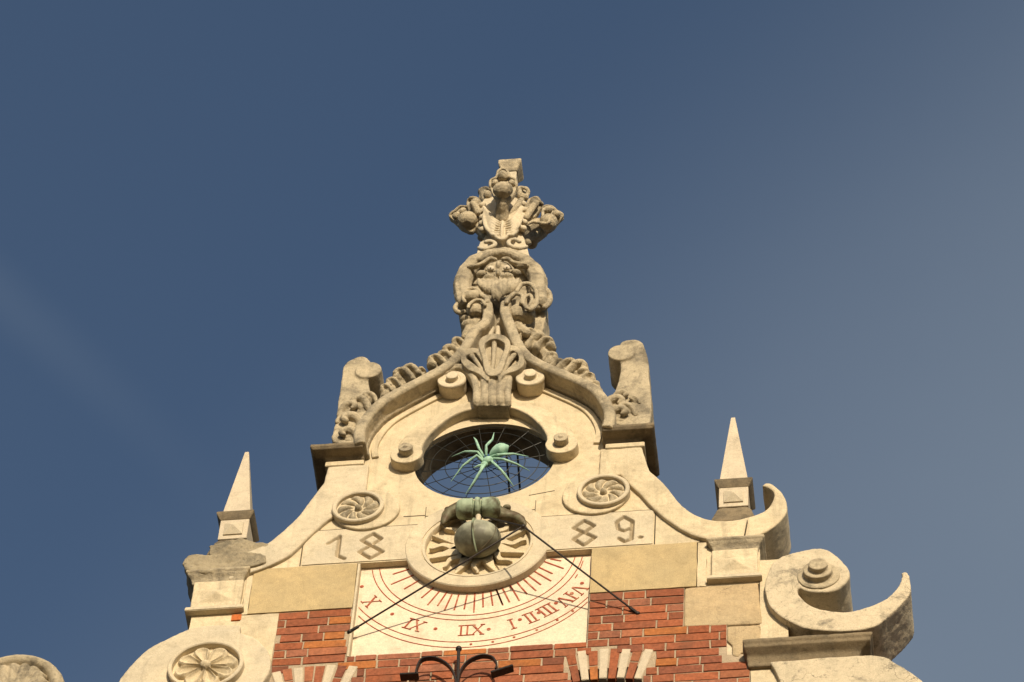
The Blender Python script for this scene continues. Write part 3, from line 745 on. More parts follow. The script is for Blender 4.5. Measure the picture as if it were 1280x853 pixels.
# shield leaf with veins
sh = P2([(560+a/6.56, 190+b/6.56) for a, b in [(290,440),(285,520),(300,600),(350,650),(440,715),(520,650),(590,590),(610,500),(605,430),(540,480),(450,540),(370,500)]], -.06)
g.prism(sh, -.055, .03)
for k in range(7):
    for sg in (-1, 1):
        x0 = 448+sg*(155-6*k); z0 = 455+k*32; x1 = 448+sg*(22+2*k); z1 = 575+k*17
        TF([(x0,z0,-.045),((x0+x1)/2,(z0*.45+z1*.55)+20,-.066),(x1,z1,-.060)], [.012,.012,.006])
TF([(448,560,-.055),(442,640,-.068),(440,705,-.055)], .010)
TF([(292,540,-.05),(310,620,-.06),(370,680,-.06),(440,722,-.055),(510,672,-.06),(575,610,-.06),(612,520,-.05)], .011)
for k in range(5): g.ell(Zf(283-6*(k%2), 440+k*50, -.03), .022); g.ell(Zf(618+8*(k%2), 430+k*50, -.03), .022)
# lower curls
TF([(255,790,-.05),(300,800,-.08),(370,775,-.08),(385,750,-.07),(340,735,-.08),(310,740,-.08)], .014)
TF([(640,780,-.05),(570,790,-.08),(505,765,-.08),(500,735,-.07),(550,720,-.08),(585,735,-.08)], .014)
shaft = carve('finial_body', g, M['wash2'], Fi, .0042, 1, .0015, 25)
def leaf(stem, bud, br, rim, rr=.012, plate=None, py=0):
    global g
    g = G()
    if plate: g.prism(cr(P2([(560+a/6.56, 190+b/6.56) for a, b in plate], py), 3, True), py, py+.030)
    TF(stem, [.044,.042,.037,.034]); g.ell(Zf(*bud), tuple(k*.92 for k in br))
    for L_ in rim:
        c = L_[-1]; TF(L_[:-1], c) if isinstance(c, (float, int)) else TF(L_, rr)
    return carve('finial_leaf', g, M['worn'], Fi, .0042, 1, .0022, 28)
leaf([(440,560,-.045),(442,500,-.08),(445,430,-.13),(449,360,-.165)], (450,312,-.20), (.068,.052,.062),
     [[(345,285,-.15),(350,235,-.165),(395,210,-.17),(412,160,-.17),(450,138,-.17),(488,160,-.17),(512,208,-.17),(555,232,-.165),(562,285,-.15)],
      [(385,256,-.165),(387,254,-.165),.022],[(522,258,-.165),(524,256,-.165),.022],[(450,200,-.17),(452,198,-.17),.034]], .009,
     [(348,300),(338,245),(370,215),(400,205),(415,160),(450,136),(490,160),(512,205),(550,225),(567,262),(555,310),(520,380),(450,430),(385,380)], -.148)
leaf([(330,680,.02),(280,640,.05),(220,600,.06),(170,570,.05)], (160,560,.0), (.068,.06,.062),
     [[(100,620,.06),(55,565,.04),(15,520,.02),(60,480,0),(100,450,-.01),(150,450,-.01)],[(65,528,.0),(68,526,.0),.025],[(120,490,-.01),(122,488,-.01),.026]], .010, [(20,540),(10,515),(60,480),(95,443),(140,440),(160,470),(230,560),(200,650),(110,620),(60,570)], .035)
leaf([(320,600,.02),(280,540,.02),(240,470,.0),(220,430,.0)], (225,425,-.02), (.03,.04,.04),
     [[(165,460,.02),(165,400,.0),(190,378,-.02),(240,385,-.02),(265,430,0),(285,490,.0)],[(250,500,-.03),(225,450,-.04),(205,430,-.04),.022]], .010, [(160,460),(158,395),(190,370),(245,380),(270,420),(290,500),(240,540),(200,520)], .0)
leaf([(590,670,.02),(660,620,.04),(740,590,.05),(800,580,.05)], (825,580,.0), (.06,.06,.062),
     [[(875,600,.05),(915,560,.04),(940,515,.02),(890,485,0),(850,450,-.01),(800,445,-.01),(770,470,.0)],[(885,512,.0),(888,510,.0),.026],[(820,478,-.01),(822,476,-.01),.027],
      [(780,470,-.02),(780,530,-.03),(830,560,-.04),(800,590,-.03),(700,575,-.02),(640,600,-.02)]], .010, [(942,515),(880,480),(850,443),(800,436),(770,470),(760,560),(800,640),(860,620),(900,570),(940,530)], .035)
leaf([(620,560,.02),(650,500,.0),(690,460,.0),(705,430,.0)], (705,430,-.02), (.032,.04,.04),
     [[(640,470,.0),(665,400,0),(725,375,-.02),(760,415,-.02),(775,430,0)],[(640,540,-.03),(690,460,-.04),(720,425,-.04),.022]], .010, [(640,450),(665,400),(725,368),(777,410),(770,440),(720,520),(650,560),(620,540)], .0)
leaf([(600,680,.06),(640,680,.10),(690,690,.14),(730,670,.16)], (680,735,.17), (.045,.06,.035),
     [[(620,700,.14),(700,720,.16),(790,660,.16),.03],[(620,700,.10),(560,660,.10),(420,650,.10),(300,660,.12),.03],[(300,680,.14),(280,700,.16),.03],[(650,740,.05),(655,745,.05),.022]])
leaf([(360,480,.06),(330,420,.06),(310,370,.05),(300,350,.05)], (325,360,.0), (.028,.04,.036),
     [[(265,380,.05),(280,310,.04),(320,298,.02),(345,310,.0)],[(290,330,.06),(300,345,.06),.035]])
leaf([(540,480,.06),(580,420,.06),(600,370,.05),(610,350,.05)], (590,360,.0), (.022,.04,.045),
     [[(560,320,.0),(590,295,.0),(650,305,.0),(655,350,.02),(630,395,.02)],[(628,372,.0),(630,374,.0),.024],[(575,310,-.02),(577,312,-.02),.022],[(490,520,-.04),(560,460,-.05),(600,400,-.03),.022]])
# square pin and flared cap on top
q = P(637, 215, .02)
g = G(); g.rsquare(P(637,210,.04).x, .085, [(.045, 3.45), (.045, 3.93)]); build('finial_pin', g, M['wash2'], Fi, .003, smooth=True)
zc = P(637, 199, .015).z
g = G(); g.rsquare(P(637,205,.02).x, .085, [(.046, zc-.10), (.069, zc-.035), (.070, zc), (.052, zc+.025)]); build('finial_cap', g, M['worn'], Fi, .003, smooth=True)

# ================================================================ rosettes, scroll bands
def ring_prof(r0, r1, yf, yb): 
    b_ = .005; return [(r0, yb), (r0, yf+b_), (r0+b_, yf), (r1-b_, yf), (r1, yf+b_), (r1, yb)]
def swirl(cx_, cz_, s, n=9):
    def f(t, a):
        ph = (n*(a+s*.75*t)/(2*PI))%1
        if s < 0: ph = 1-ph
        h = (math.sin(PI*ph**.8))**.5
        env = min(1, t*2.2)*(1-max(0, (t-.82)/.18)**2*.7)
        y = -.004-.036*h*env
        if t < .15: y = -.038-.018*math.cos(t/.15*PI/2)
        return y+.0015*noise.noise(Vector((t*6*math.cos(a), t*6*math.sin(a), cx_)))
    rg = G(); rg.lathe_y(cx_, cz_, ring_prof(.119, .143, -.050, .002), 64)
    r_ = build('rosette', rg, M['wash2'], Gb, smooth=True)
    polar('whirl_flower', cx_, cz_, .120, f, M['worn'], r_, -.001, 34, 216)
rR = (.672, .420); rL = (-.669, .411)
swirl(*rR, 1); swirl(*rL, -1)
for s, c in ((1, rR), (-1, rL)):
    # crescent volute disc behind the rosette, joined to the sweeping band
    g = G(); g.cyl(c[0]-s*.045, c[1]-.0, .182, -.022, .01, 56); carve('volute_disc', g, M['wash'], Gb, .006, 1, .001, 20)
outer = P2([(811,585.5),(831,603),(845,621),(854.7,631),(868.7,640.6),(892,647.6),(920,647),(943.7,640.6),(957.8,633.6),(966,622),(967,613),(960,606.6),(952.6,604.3)], -.04)
inner = P2([(956.6,600.8),(964.8,602.4),(976.5,612.5),(982.4,624),(983.6,634.8),(977.7,645.3),(964.8,657),(946,666.4),(925,670),(892,671.6),(868.7,666.9),(850,658),(831,645),(814.8,631),(800.8,616),(788.6,604.3),(775,590)], -.04)
g = G(); g.prism(cr(outer, 4)+cr(inner, 4)+[(.70,.56),(.64,.57),(.64,.835),(.868,.835)], -.026, .245)
carve('scroll_band', g, M['wash'], Gb, .007, 1, .002, 14, .002, 4)
# left band, its curl broken away
Lout = P2([(404,601),(388,622),(370,645),(352,662),(335,675),(318,683),(300,690),(285,694)], -.04)
Lin = P2([(285,722),(300,716),(320,710),(340,702),(362,690),(385,668),(405,650),(420,640),(432,632)], -.04)
g = G(); g.prism([(-.868,.835)]+cr(Lout, 4)+cr(Lin, 4)+[(-.70,.56),(-.64,.57),(-.64,.835)], -.026, .2)
o = carve('scroll_band', g, M['wash2'], Gb, .007, 1, .002, 14, .003, 4)
g = G(); st = P2([(228,703),(232,694),(245,691),(262,692),(275,690),(300,688),(325,688),(332,700),(300,708),(275,713),(255,714),(238,712)], -.05)
g.prism(cr(st, 3, True), -.040, .22)
g.prism(P2([(262,694),(262,684),(276,677),(300,674),(330,680),(345,682),(330,700),(280,705)], -.02), -.025, .19)
carve('broken_volute', g, M['soot'], Gb, .0062, 2, .010, 15, .012, 6)

for a, b_, y in (((930.5,668),(934,650),-.0465),):
    (x0, z0), (x1, z1) = P2([a, b_], y); joint(x0, z0, x1, z1, .003, y)
# big volute at the lower right
vo = cr(P2([(976,697),(992,692),(1017.7,686.6),(1037,690.4),(1053,703),(1058,721),(1050,736),(1030,742),(1008,738),(996.9,727)], -.04), 4)
vi = cr(P2([(996.9,729),(998.5,743),(1011,756),(1030.5,764),(1059.3,765.7),(1081.7,760.9),(1107.3,749.7),(1123.3,733.7),(1128,720.8),(1127,717.6),(1133,715.7)], -.04), 4)
vu = cr(P2([(1136.7,720.8),(1138.3,740),(1129.7,752.9),(1115,767),(1097.7,781.7),(1076,788),(1049.7,789.7),(1011,787),(992,780),(972.9,768.9),(960,754.5),(956,733.7),(960,717.6),(966,705)], -.04), 4)
g = G(); g.prism(vo[:-1]+vi+vu, -.045, .245)
c = P2([(1025,716)], -.05)[0]
g.cyl(c[0]+.005, c[1]-.018, .150, -.05, .245, 48)
bigv = carve('volute', g, M['flakew'], Gb, .0072, 1, .003, 12, .003, 4); bigv['label'] = 'large cracked volute ending in a raised tip'
g = G(); g.cyl(c[0]-.008, c[1]-.03, .112, -.058, -.04, 44); g.cyl(c[0]-.010, c[1]-.022, .076, -.092, -.05, 40); g.cyl(c[0]-.006, c[1]-.016, .050, -.122, -.08, 36)
carve('volute_eye', g, M['worn'], Gb, .005, 1, .0015, 18)

# capital blocks and pedestals beneath the scrolls
def capital(x0, x1, zt, s, y0=-.05, hgt=.09):
    g = G(); R = []
    for ins, dz in ((0,0),(0,-.018),(.008,-.022),(.012,-.034),(.028,-.055),(.034,-.078),(.034,-.09)):
        R.append([(x0+ins, y0+ins, zt+dz), (x1-ins, y0+ins, zt+dz), (x1-ins, .22, zt+dz), (x0+ins, .22, zt+dz)])
    g.rings(R); carve('capital', g, M['worn'], Gb, .0055, 1, .0015, 18, .002, 5)
capital(1.235, 1.545, -.085, 1); capital(-1.565, -1.215, -.085, -1)
for a, b_ in ((1.262, 1.508), (-1.515, -1.245)):
    g = G(); g.box(a, b_, -.022, .2, -.40, -.165)
    cxx, czz = (a+b_)/2, -.30
    g.rings([[(cxx-.09, -.022, czz-.055), (cxx+.09, -.022, czz-.055), (cxx+.09, -.022, czz+.055), (cxx-.09, -.022, czz+.055)], [(cxx-.004, -.05, czz-.004), (cxx+.004, -.05, czz-.004), (cxx+.004, -.05, czz+.004), (cxx-.004, -.05, czz+.004)]])
    carve('pedestal_panel', g, M['wash'], Gb, .006, 1, .002, 16)
    g = G(); g.box(a-.022, b_+.022, -.038, .2, -.435, -.405); part('base_course', g, 'wash2', .004)
    
# a stray brick showing under the left pedestal
g = G(); g.box(-1.285, -1.232, -.004, .02, -.50, -.452); me = bpy.data.meshes.new('loose_brick'); me.from_pydata(g.v, [], g.f)
at = me.attributes.new('brick', 'FLOAT_COLOR', 'FACE')
for i in range(len(me.polygons)): at.data[i].color = (.5,.14,.04,1)
mesh_obj('exposed_brick', me, M['brick'], Gb)

# lower right cornice and the scroll starting below it
g = G(); R = []
for ins, dz in ((0,0),(0,-.022),(.01,-.03),(.014,-.05),(.06,-.075),(.075,-.11),(.075,-.135)):
    R.append([(1.435+ins*.3, -.10+ins, -1.055+dz), (2.10-ins, -.10+ins, -1.055+dz), (2.10-ins, .235, -1.055+dz), (1.435+ins*.3, .235, -1.055+dz)])
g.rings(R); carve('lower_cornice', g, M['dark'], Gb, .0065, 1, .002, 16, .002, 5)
lb = cr(P2([(1085,819),(1105,822),(1120,830),(1152,851),(1180,880)], -.03), 4)
g = G(); g.prism(lb+[(2.65,-1.75),(1.60,-1.75)]+P2([(975,853),(968,838),(962,828)], -.03), -.035, .22)
carve('lower_scroll', g, M['flakew'], Gb, .008, 1, .002, 12, .003, 4)

# lower left: band and large disc with the eight-petal flower
dc = P2([(257.3,836)], -.06)[0]; dc = (dc[0], dc[1])
bo = cr(P2([(300,782),(268,781),(240.4,785),(219,794),(183,813),(157.5,839),(147.6,853),(135,885)], -.04), 4)
bi = cr(P2([(178,885),(184,853),(209,830),(240,815),(300,800)], -.04), 4)
g = G(); g.prism(bo+bi, -.04, .20)
g.cyl(dc[0]-.0, dc[1]+.01, .337, -.045, .2, 72)
carve('lower_scroll', g, M['wash2'], Gb, .0075, 1, .002, 14, .002, 4)
rg = G(); rg.lathe_y(dc[0]+.0, dc[1]+.01, ring_prof(.178, .20, -.085, -.04), 64); r_ = build('rosette', rg, M['wash2'], Gb, smooth=True)
r_['label'] = 'large rosette with eight open petals'
def petals(t, a):
    ph = (8*a/(2*PI)+.15)%1-.5; w = abs(ph)*2
    lim = .72+.26*math.cos(ph*PI)
    y = -.048
    if t < lim:
        e = min(1, (1-w)*3)*min(1, (lim-t)*7)
        rim = math.exp(-((1-w-.22)/.16)**2)+math.exp(-((lim-t-.08)/.06)**2)
        y -= .020*min(1, e)+.016*min(1, rim)-.014*max(0, 1-w*1.6)*math.sin(PI*min(1, t/lim))
    if t < .17: y = -.085-.02*math.cos(t/.17*PI/2)
    return y
polar('petal_flower', dc[0], dc[1]+.01, .178, petals, M['wash'], r_, -.04, 34, 200)

# ================================================================ sundial
Sd = thing('sundial', 'painted plaster sundial with red numerals around a carved sun ring and bronze ball', 'sundial', (0, .0, -.87))
g = G(); g.box(-.625, .619, .040, .061, -.871, -.058); build('dial_face', g, M['dial'], Sd, 0)
YD = .0375
RZ = .060
def flat(name, polys, mat, y=YD):
    g = G()
    for p in polys: g.prism(p, y, y+.0015)
    return build(name, g, M[mat], Sd)
def D(u, v): q = P(u, v, .04); return (q.x, q.z)
def seg(a, b_, w):
    d = Vector((b_[0]-a[0], b_[1]-a[1])); n = Vector((-d.y, d.x)).normalized()*w/2
    return [(a[0]+n.x,a[1]+n.y),(b_[0]+n.x,b_[1]+n.y),(b_[0]-n.x,b_[1]-n.y),(a[0]-n.x,a[1]-n.y)]
def arc_polys(cx_, cz_, r, w, a0=-PI, a1=0, n=120):
    P_ = []
    for i in range(n):
        t0 = a0+(a1-a0)*i/n; t1 = a0+(a1-a0)*(i+1)/n
        q = [(cx_+(r+s*w/2)*math.cos(t), cz_+(r+s*w/2)*math.sin(t)) for t, s in ((t0,-1),(t1,-1),(t1,1),(t0,1))]
        if all(-.622 < x < .616 and -.868 < z < -.062 for x, z in q): P_.append(q)
    return P_
for cx_, cz_, r in ((0,.002,.570),(0,.004,.531),(.006,-.040,.717),(-.002,-.078,.7255)): flat('hour_circle', arc_polys(cx_, cz_, r, .005), 'red')
o6, s6 = (430,700), 5.575; o7, s7 = (600,700), 4.923
tk = [((o6[0]+a/s6, o6[1]+b_/s6), (o6[0]+c_/s6, o6[1]+d/s6)) for a,b_,c_,d in ((438,72,340,102),(475,112,328,173),(515,150,420,205),(608,210,540,267),(655,233,583,317),(708,240,652,323),(748,252,700,355),(797,255,768,352),(856,255,838,345),(912,250,905,368),(968,245,970,332),(1025,235,1037,320),(1068,222,1108,318))]
tk += [((o7[0]+a/s7, o7[1]+b_/s7), (o7[0]+c_/s7, o7[1]+d/s7)) for a,b_,c_,d in ((105,195,140,278),(143,185,182,262),(190,165,243,253),(235,148,290,212),(270,122,345,192),(300,100,375,155),(340,75,438,132),(365,48,447,87),(390,10,515,55),(455,0,500,8))]
g = G()
for a, b_ in tk:
    A, B = D(*a), D(*b_); d = (Vector(B)-Vector(A)).normalized(); A = (A[0]-d.x*.02, A[1]-d.y*.02)
    g.prism(seg(A, B, .0085), YD-.0006, YD+.0015)
tkm = build('hour_ticks', g, M['red'], Sd)
def dot(c, r): return [(c[0]+r*math.cos(2*PI*i/12), c[1]+r*math.sin(2*PI*i/12)) for i in range(12)]
dots = [dot(D(u, v), .011) for u, v in ((490.4,768),(544.4,786.5),(611,787),(650,775),(673.5,766.4),(695,754.4),(714.8,742.3),(727.6,729.5),(452.4,733.7))]
dots += [dot(D(u, v), .0075) for u, v in ((588.7,805.8),(616,802.8),(642.7,797),(671,788),(696.7,775.6),(716,764.4))]
for d_ in dots: flat('painted_dot', [d_], 'red', YD-.0003)
# numerals stand with their heads outward; strokes thick and thin with serifs
def glyphs(txt):
    out = []; x = 0
    for ch in txt:
        if ch == 'I': out.append(((x+.010, 0), (x+.010, 1), .0092)); out += [((x-.006,0),(x+.026,0),.005),((x-.006,1),(x+.026,1),.005)]; x += .033
        elif ch == 'V': out += [((x+.002,1),(x+.030,0),.0092),((x+.058,1),(x+.034,0),.005),((x-.010,1),(x+.016,1),.005),((x+.046,1),(x+.070,1),.005)]; x += .066
        elif ch == 'X': out += [((x+.004,1),(x+.056,0),.010),((x+.056,1),(x+.004,0),.005),((x-.008,1),(x+.018,1),.005),((x+.044,1),(x+.068,1),.005),((x-.008,0),(x+.016,0),.005),((x+.042,0),(x+.070,0),.005)]; x += .074
    return out, x-.012
num = []
for txt, u, v in (('X',464,752.5),('XI',518,781.6),('XII',589,788),('I',640,780.6),('II',663.5,772.5),('III',684,763),('IV',708.5,749.5),('V',724,737),('VI',732.5,718),('VII',738.5,702)):
    c = Vector(D(u, v)); up = c.normalized(); rt = Vector((up.y, -up.x)); st, w = glyphs(txt); hgt = .084
    num = []
    for a, b_, t in st:
        A = c+rt*(a[0]-w/2)+up*(a[1]-.5)*hgt; B = c+rt*(b_[0]-w/2)+up*(b_[1]-.5)*hgt
        sg = seg(A, B, t)
        if all(-.623 < x < .617 and z < -.06 for x, z in sg): num.append(sg)
    g = G()
    for i, p in enumerate(num): g.prism(p, YD-.0008-.00025*(i % 5), YD+.0015)
    if num: build('numeral', g, M['red'], Sd)

# carved ring, recessed disc, rays
RC = (0, 0)
g = G(); pr = [(.283,.04),(.283,.004),(.287,-.002),(.300,-.004),(.302,.002),(.306,.002),(.308,-.006),(.387,-.009),(.393,-.003),(.393,.04)]
g.lathe_y(0, RZ, pr, 128); build('ring', g, M['wash2'], Sd, smooth=True)
g = G(); g.cyl(0, RZ, .284, .034, .05, 80); build('ring_floor', g, M['wash'], Sd, .002)
n = 16
for i in range(n):
    a = PI/2+2*PI*i/n; ca, sa = math.cos(a), math.sin(a)
    def W_(r, t): return (r*ca-t*sa, RZ+r*sa+t*ca)
    if i % 2: p = [W_(.10,-.045), W_(.276,-.003), W_(.276,.003), W_(.10,.045)]
    else:
        rs = np.linspace(.10, .262, 18); l_, r_2 = [], []
        for q in rs:
            k = (q-.10)/.162; off = .013*math.sin(k*2*PI*1.35); hw = .025*(1-k)+.004
            l_.append(W_(q, off-hw)); r_2.append(W_(q, off+hw))
        p = l_+r_2[::-1]
    g = G(); g.prism(p, .003, .036); build('sun_ray', g, M['wash'], Sd, .002)
# bronze ball with a raised meridian
bc = P(597, 674, -.075)
bs = Vector((.127, .102, .107))
g = G(); g.ell(bc, bs, n=48); ball = build('bronze_ball', g, M['bronze'], Sd, smooth=True)
for yawb, w in ((-.12, .013), (.95, .0035)):
    g = G(); pts = [bc+Vector((bs.x*math.sin(yawb)*math.cos(t), -bs.y*math.cos(yawb)*math.cos(t), bs.z*math.sin(t))) for t in [-PI/2+PI*i/40 for i in range(41)]]
    g.tube(pts, w, 8, flat=.4); build('meridian_band', g, M['verd' if w > .01 else 'brown'], ball, smooth=True)
g = G(); g.tube([bc+Vector((0,-.03,bs.z*.9)), bc+Vector((0,-.035,bs.z+.05))], .015, 12); build('ball_neck', g, M['wash2'], ball, smooth=True)
# copper bracket of two barrels, horns running down either side
def Zb(a, b_, y): return P(480+a/5.333, 600+b_/5.333, y)
bz = Zb(628,192,-.08); Br = G()
prf = [(-.120,.030),(-.112,.050),(-.098,.058),(-.08,.062),(-.05,.060),(-.026,.060),(-.022,.046),(-.016,.046),(-.012,.062),(0,.066),(.012,.062),(.016,.046),(.022,.046),(.026,.060),(.05,.060),(.08,.062),(.098,.058),(.112,.050),(.120,.030)]
Br.rings([[(bz.x+x, bz.y+r*math.cos(2*PI*i/32), bz.z+r*math.sin(2*PI*i/32)*.95) for i in range(32)] for x, r in prf])
carve('copper_bracket', Br, M['verd'], Sd, .0035, 0, .002, 22)
g = G()
for s, L_ in ((1, ((740,215),(800,240),(870,245),(920,275),(940,300))), (-1, ((500,200),(450,220),(420,240),(405,265),(395,290)))):
    pts = cr([tuple(Zb(a, b_, -.03)) for a, b_ in L_], 5); k = len(pts); g.tube(pts, list(np.interp(np.linspace(0,1,k), (0,.3,.7,1), (.050,.040,.026,.010))), 12, flat=.9)
g.ell(Zb(820,185,-.02), (.025,.02,.018)); g.ell(Zb(430,200,-.02), (.025,.02,.018))
carve('bracket_horns', g, M['brown'], Sd, .0048, 1, .003, 18)
# gnomon: three iron rods meeting at a tip
tip = P(654, 658, -.29)
gn = G(); foots = [P(437,790,-.003), P(797,767,-.003), P(606,646.5,-.10)]
for f in foots: gn.tube([f, tip], .0052, 8)
gn.ell(tip, .012, n=10)
for f in foots[:2]: gn.ell(f, (.014,.012,.012)); gn.tube([f, f+(tip-f).normalized()*.05], .009, 8)
build('gnomon', gn, M['iron'], Sd, smooth=True)

# ================================================================ spider, web, rods, wall anchor
WY = .012; WC = (0, .815)
web = thing('wire_web', 'round wire cobweb stretched across the opening of the gable', 'web', (0, WY, .42))
NR = 16; hub = Vector((.003, WY, .795))
g = G()
for i in range(NR):
    a = 2*PI*(i+.35)/NR; e = Vector((.382*math.cos(a), WY, .825+.350*math.sin(a))); g.tube([hub, e], .0022, 5, caps=False)
build('radial_wires', g, M['wire'], web, smooth=True)
for r in (.07, .145, .22, .30):
    g = G(); pts = []
    for i in range(65):
        a = 2*PI*i/64; k = r/.375; c = hub*(1-k)+Vector((0, WY, .825))*k; pts.append(Vector((c.x+r*math.cos(a)*1.01, WY-.003, c.z+r*.965*math.sin(a))))
    g.tube(pts, .0024, 5, caps=False); build('ring_wire', g, M['wire'], web, smooth=True)
g = G(); pts = [Vector((.362*math.cos(2*PI*i/64), WY-.003, .825+.335*math.sin(2*PI*i/64))) for i in range(65)]; g.tube(pts, .0024, 5, caps=False); build('ring_wire', g, M['wire'], web, smooth=True)

def Zs(a, b_, y): return P(480+a/4.267, 500+b_/4.267, y)
Sp = thing('spider', 'mint green metal spider sitting on the wire web in the opening', 'spider', tuple(Zs(555,330,-.04)))
bodyc = Zs(555,325,-.055)
g = G(); g.ell(bodyc, (.032,.026,.026), Matrix.Rotation(-.5,3,'Y')); g.ell(Zs(535,345,-.055), (.020,.02,.018)); g.tube([Zs(530,348,-.06), Zs(505,352,-.06), Zs(480,362,-.05)], [.008,.007,.003], 6); g.tube([Zs(525,352,-.06), Zs(512,368,-.06)], [.007,.003], 6)
build('head', g, M['mint'], Sp, smooth=True)
g = G(); ac = (Zs(572,292,-.06)+Zs(665,245,-.06))/2; d = (Zs(665,245,-.08)-Zs(565,298,-.05)); ln = d.length
R = []; dn = d.normalized(); a_ = dn.cross(Vector((0,1,0))).normalized(); b2 = a_.cross(dn)
for t, r in ((0,.010),(.12,.022),(.3,.033),(.5,.039),(.7,.036),(.85,.025),(.95,.011),(1.0,.004)):
    c = Zs(565,298,-.055)+d*t; R.append([c+(a_*math.cos(2*PI*i/20)+b2*math.sin(2*PI*i/20))*r for i in range(20)])
g.rings(R); build('abdomen', g, M['mint'], Sp, smooth=True)
legs = [[(530,300),(508,262),(490,215),(478,200)], [(545,295),(545,245),(578,212),(587,175)], [(528,318),(500,278),(432,276),(362,303)], [(530,330),(495,296),(420,352),(358,435)], [(545,335),(520,372),(478,440),(435,505)],
        [(565,305),(605,293),(690,288),(770,302)], [(575,312),(640,318),(712,345),(775,378)], [(570,325),(625,375),(660,420),(692,462)]]
for i, L_ in enumerate(legs):
    ys = (-.055, -.085, -.05, -.005); g = G(); pts = [tuple(Zs(a, b_, y)) for (a, b_), y in zip(L_, ys)]
    pts = [pts[0]]+[pts[1]]+[pts[2]]+[pts[3]]
    fine = []
    for k in range(3):
        for t in (0, .5): fine.append(Vector(pts[k]).lerp(Vector(pts[k+1]), t))
    fine.append(Vector(pts[3]))
    g.tube(fine, [.007,.0085,.007,.008,.006,.004,.0015], 8); build('leg', g, M['mint'], Sp, smooth=True)

for i, (a, b_) in enumerate((((632.5,560),(637.3,622)), ((645.8,552),(650.5,620)))):
    A = P(*a, .42); B = P(*b_, .42); d = (A-B); B2 = B-d*2.5; B2.z = max(B2.z, -.3)
    g = G(); g.tube([B2, A+d*.15], .0062, 8); ob = build('roof_rod', g, M['iron'], smooth=True, base=tuple(B2))
    tag(ob, ('left and lower of the two thin dark rods behind the web' if i == 0 else 'right of the two thin dark rods behind the web'), 'rod', 'rods standing behind the gable opening')

An = thing('wall_anchor', 'black wrought iron wall anchor with two curled straps on brick below the sundial', 'wall anchor', (0, -.03, -1.5))
def Za(a, b_, y=-.07): return P(420+a/3.2, 640+b_/3.2, y)
tp = Za(491,548); bt_ = Za(487,682)
g = G(); ex = bt_+(bt_-tp)*1.2; g.tube([tp, ex], .009, 10); g.ell(tp, .017, n=14); g.tube([ex+Vector((0,0,.05)), ex+Vector((0,.08,.05))], .012, 8); build('stem', g, M['iron'], An, smooth=True)
def strap(L_, w=.028, t=.004):
    pts = cr([(Za(a, b_).x, Za(a, b_).z) for a, b_ in L_], 6); g = G(); g.sweep(pts, [(-t,-.105),(t,-.105),(t,-.105+w),(-t,-.105+w)]); return g
def ext(L_): return L_
for L_ in ([(485,705),(470,655),(440,620),(395,600),(345,607),(325,645),(322,668)], [(490,705),(500,655),(530,615),(580,592),(625,597),(645,625),(640,645)]):
    build('strap', strap(L_), M['iron'], An, .001, smooth=True)
for (a, b_), (c_, d) in (((258,668),(332,664)), ((622,660),(710,632))):
    A, B = Za(a, b_), Za(c_, d); g = G(); g.prism(seg((A.x,A.z),(B.x,B.z),.013), -.105, -.06); build('hook', g, M['iron'], An, .002)

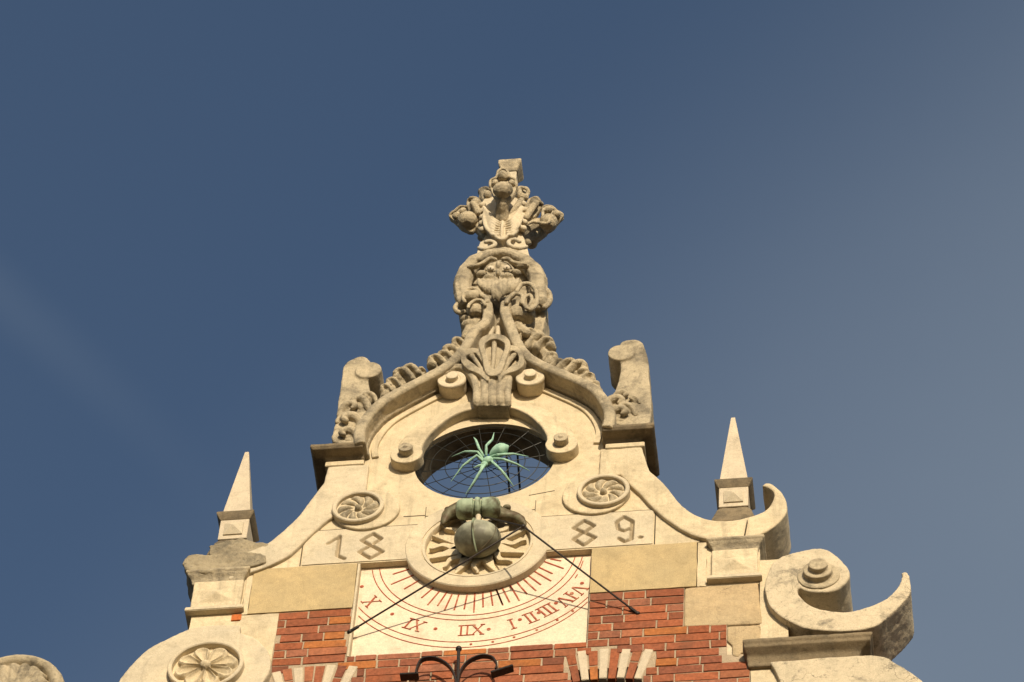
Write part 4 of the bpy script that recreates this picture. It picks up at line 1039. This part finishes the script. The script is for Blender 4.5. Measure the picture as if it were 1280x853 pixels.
# ================================================================ obelisks
def obelisk(cx_, zb, zt, label, xt):
    T_ = thing('obelisk', label, 'obelisk', (cx_, .08, zb-.12), 'obelisks standing on the gable scrolls')
    cy = .08
    g = G(); g.rings([[(cx_+sx*.085, cy+sy*.085, zb-.14) for sx, sy in ((-1.5,-1),(1.5,-1),(1.5,1),(-1.5,1))], [(cx_+sx*.08, cy+sy*.08, zb-.03) for sx, sy in ((-1.15,-1),(1.15,-1),(1.15,1),(-1.15,1))], [(cx_+sx*.072, cy+sy*.072, zb) for sx, sy in ((-1,-1),(1,-1),(1,1),(-1,1))]])
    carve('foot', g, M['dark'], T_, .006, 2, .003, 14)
    g = G(); g.rsquare(cx_, cy, [(.079, zb), (.079, zb+.19)]); bl = build('plinth', g, M['obel'], T_, .002, smooth=True)
    g = G(); y0 = cy-.079; x_ = cx_+.0; zz = zb+.085
    g.rings([[(x_-.052, y0+.001, zz-.052), (x_+.052, y0+.001, zz-.052), (x_+.052, y0+.001, zz+.052), (x_-.052, y0+.001, zz+.052)], [(x_-.052, y0-.008, zz-.052), (x_+.052, y0-.008, zz-.052), (x_+.052, y0-.008, zz+.052), (x_-.052, y0-.008, zz+.052)], [(x_-.003, y0-.034, zz-.003), (x_+.003, y0-.034, zz-.003), (x_+.003, y0-.034, zz+.003), (x_-.003, y0-.034, zz+.003)]])
    build('diamond_boss', g, M['wash2'], bl, 0)
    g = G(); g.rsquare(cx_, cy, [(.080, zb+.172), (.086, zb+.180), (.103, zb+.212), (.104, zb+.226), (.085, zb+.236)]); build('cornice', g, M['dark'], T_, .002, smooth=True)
    g = G(); z0 = zb+.234; n = 1
    g.rings([[(cx_-.078, cy-.078, z0), (cx_+.078, cy-.078, z0), (cx_+.078, cy+.078, z0), (cx_-.078, cy+.078, z0)], [(xt-.011, cy-.011, zt), (xt+.011, cy-.011, zt), (xt+.011, cy+.011, zt), (xt-.011, cy+.011, zt)]])
    build('spire', g, M['obel'], T_, .002, smooth=True)
zcR = P(914, 598, -.024).z; zcL = P(291.5, 638.5, -.024).z
obelisk(P(917,615,0).x, zcR-.226, P(916.5,524,.08).z, 'pale stone obelisk beside the intact curled volute', P(916.5,524,.08).x)
obelisk(P(293,655,0).x, zcL-.226, P(309,567,.08).z, 'pale stone obelisk above the broken grey volute stump', P(309,567,.08).x)

# ================================================================ shell on the far left
Sh = thing('shell_finial', 'weathered grey carved shell finial with fluted ribs, cut by the left edge of the view', 'finial', (-2.43, .1, -1.6))
c = P2([(14,862)], -.02)[0]; R0 = .235
g = G(); pts = [(c[0]+R0*math.cos(a), .02, c[1]+R0*1.0*math.sin(a)) for a in [PI*i/24 for i in range(25)]]
g.tube(pts, .045, 12, flat=1.8); g.prism([(c[0]+.22*math.cos(PI*i/24), c[1]+.22*math.sin(PI*i/24)) for i in range(25)]+[(c[0]-.22, c[1]-.5), (c[0]+.22, c[1]-.5)], .03, .17)
carve('shell_rim', g, M['worn'], Sh, .0065, 2, .003, 15)
g = G()
for i in range(9):
    a = PI*(i+.5)/9; g.tube([(c[0]+.04*math.cos(a), -.02, c[1]-.15+.04*math.sin(a)), (c[0]+.17*math.cos(a), -.04, c[1]+.16*math.sin(a)), (c[0]+.185*math.cos(a), -.0, c[1]+.185*math.sin(a))], [.02,.032,.026], 10)
carve('shell_ribs', g, M['worn'], Sh, .0055, 1, .002, 20)
g = G(); g.box(c[0]-.26, c[0]+.26, -.02, .2, -1.65, c[1]-.28); build('pier', g, M['wash2'], Sh, .004)

for o in list(bpy.data.objects):
    if '_w' in o.keys(): del o['_w']
print('verts', sum(len(o.data.vertices) for o in bpy.data.objects if o.type == 'MESH'))
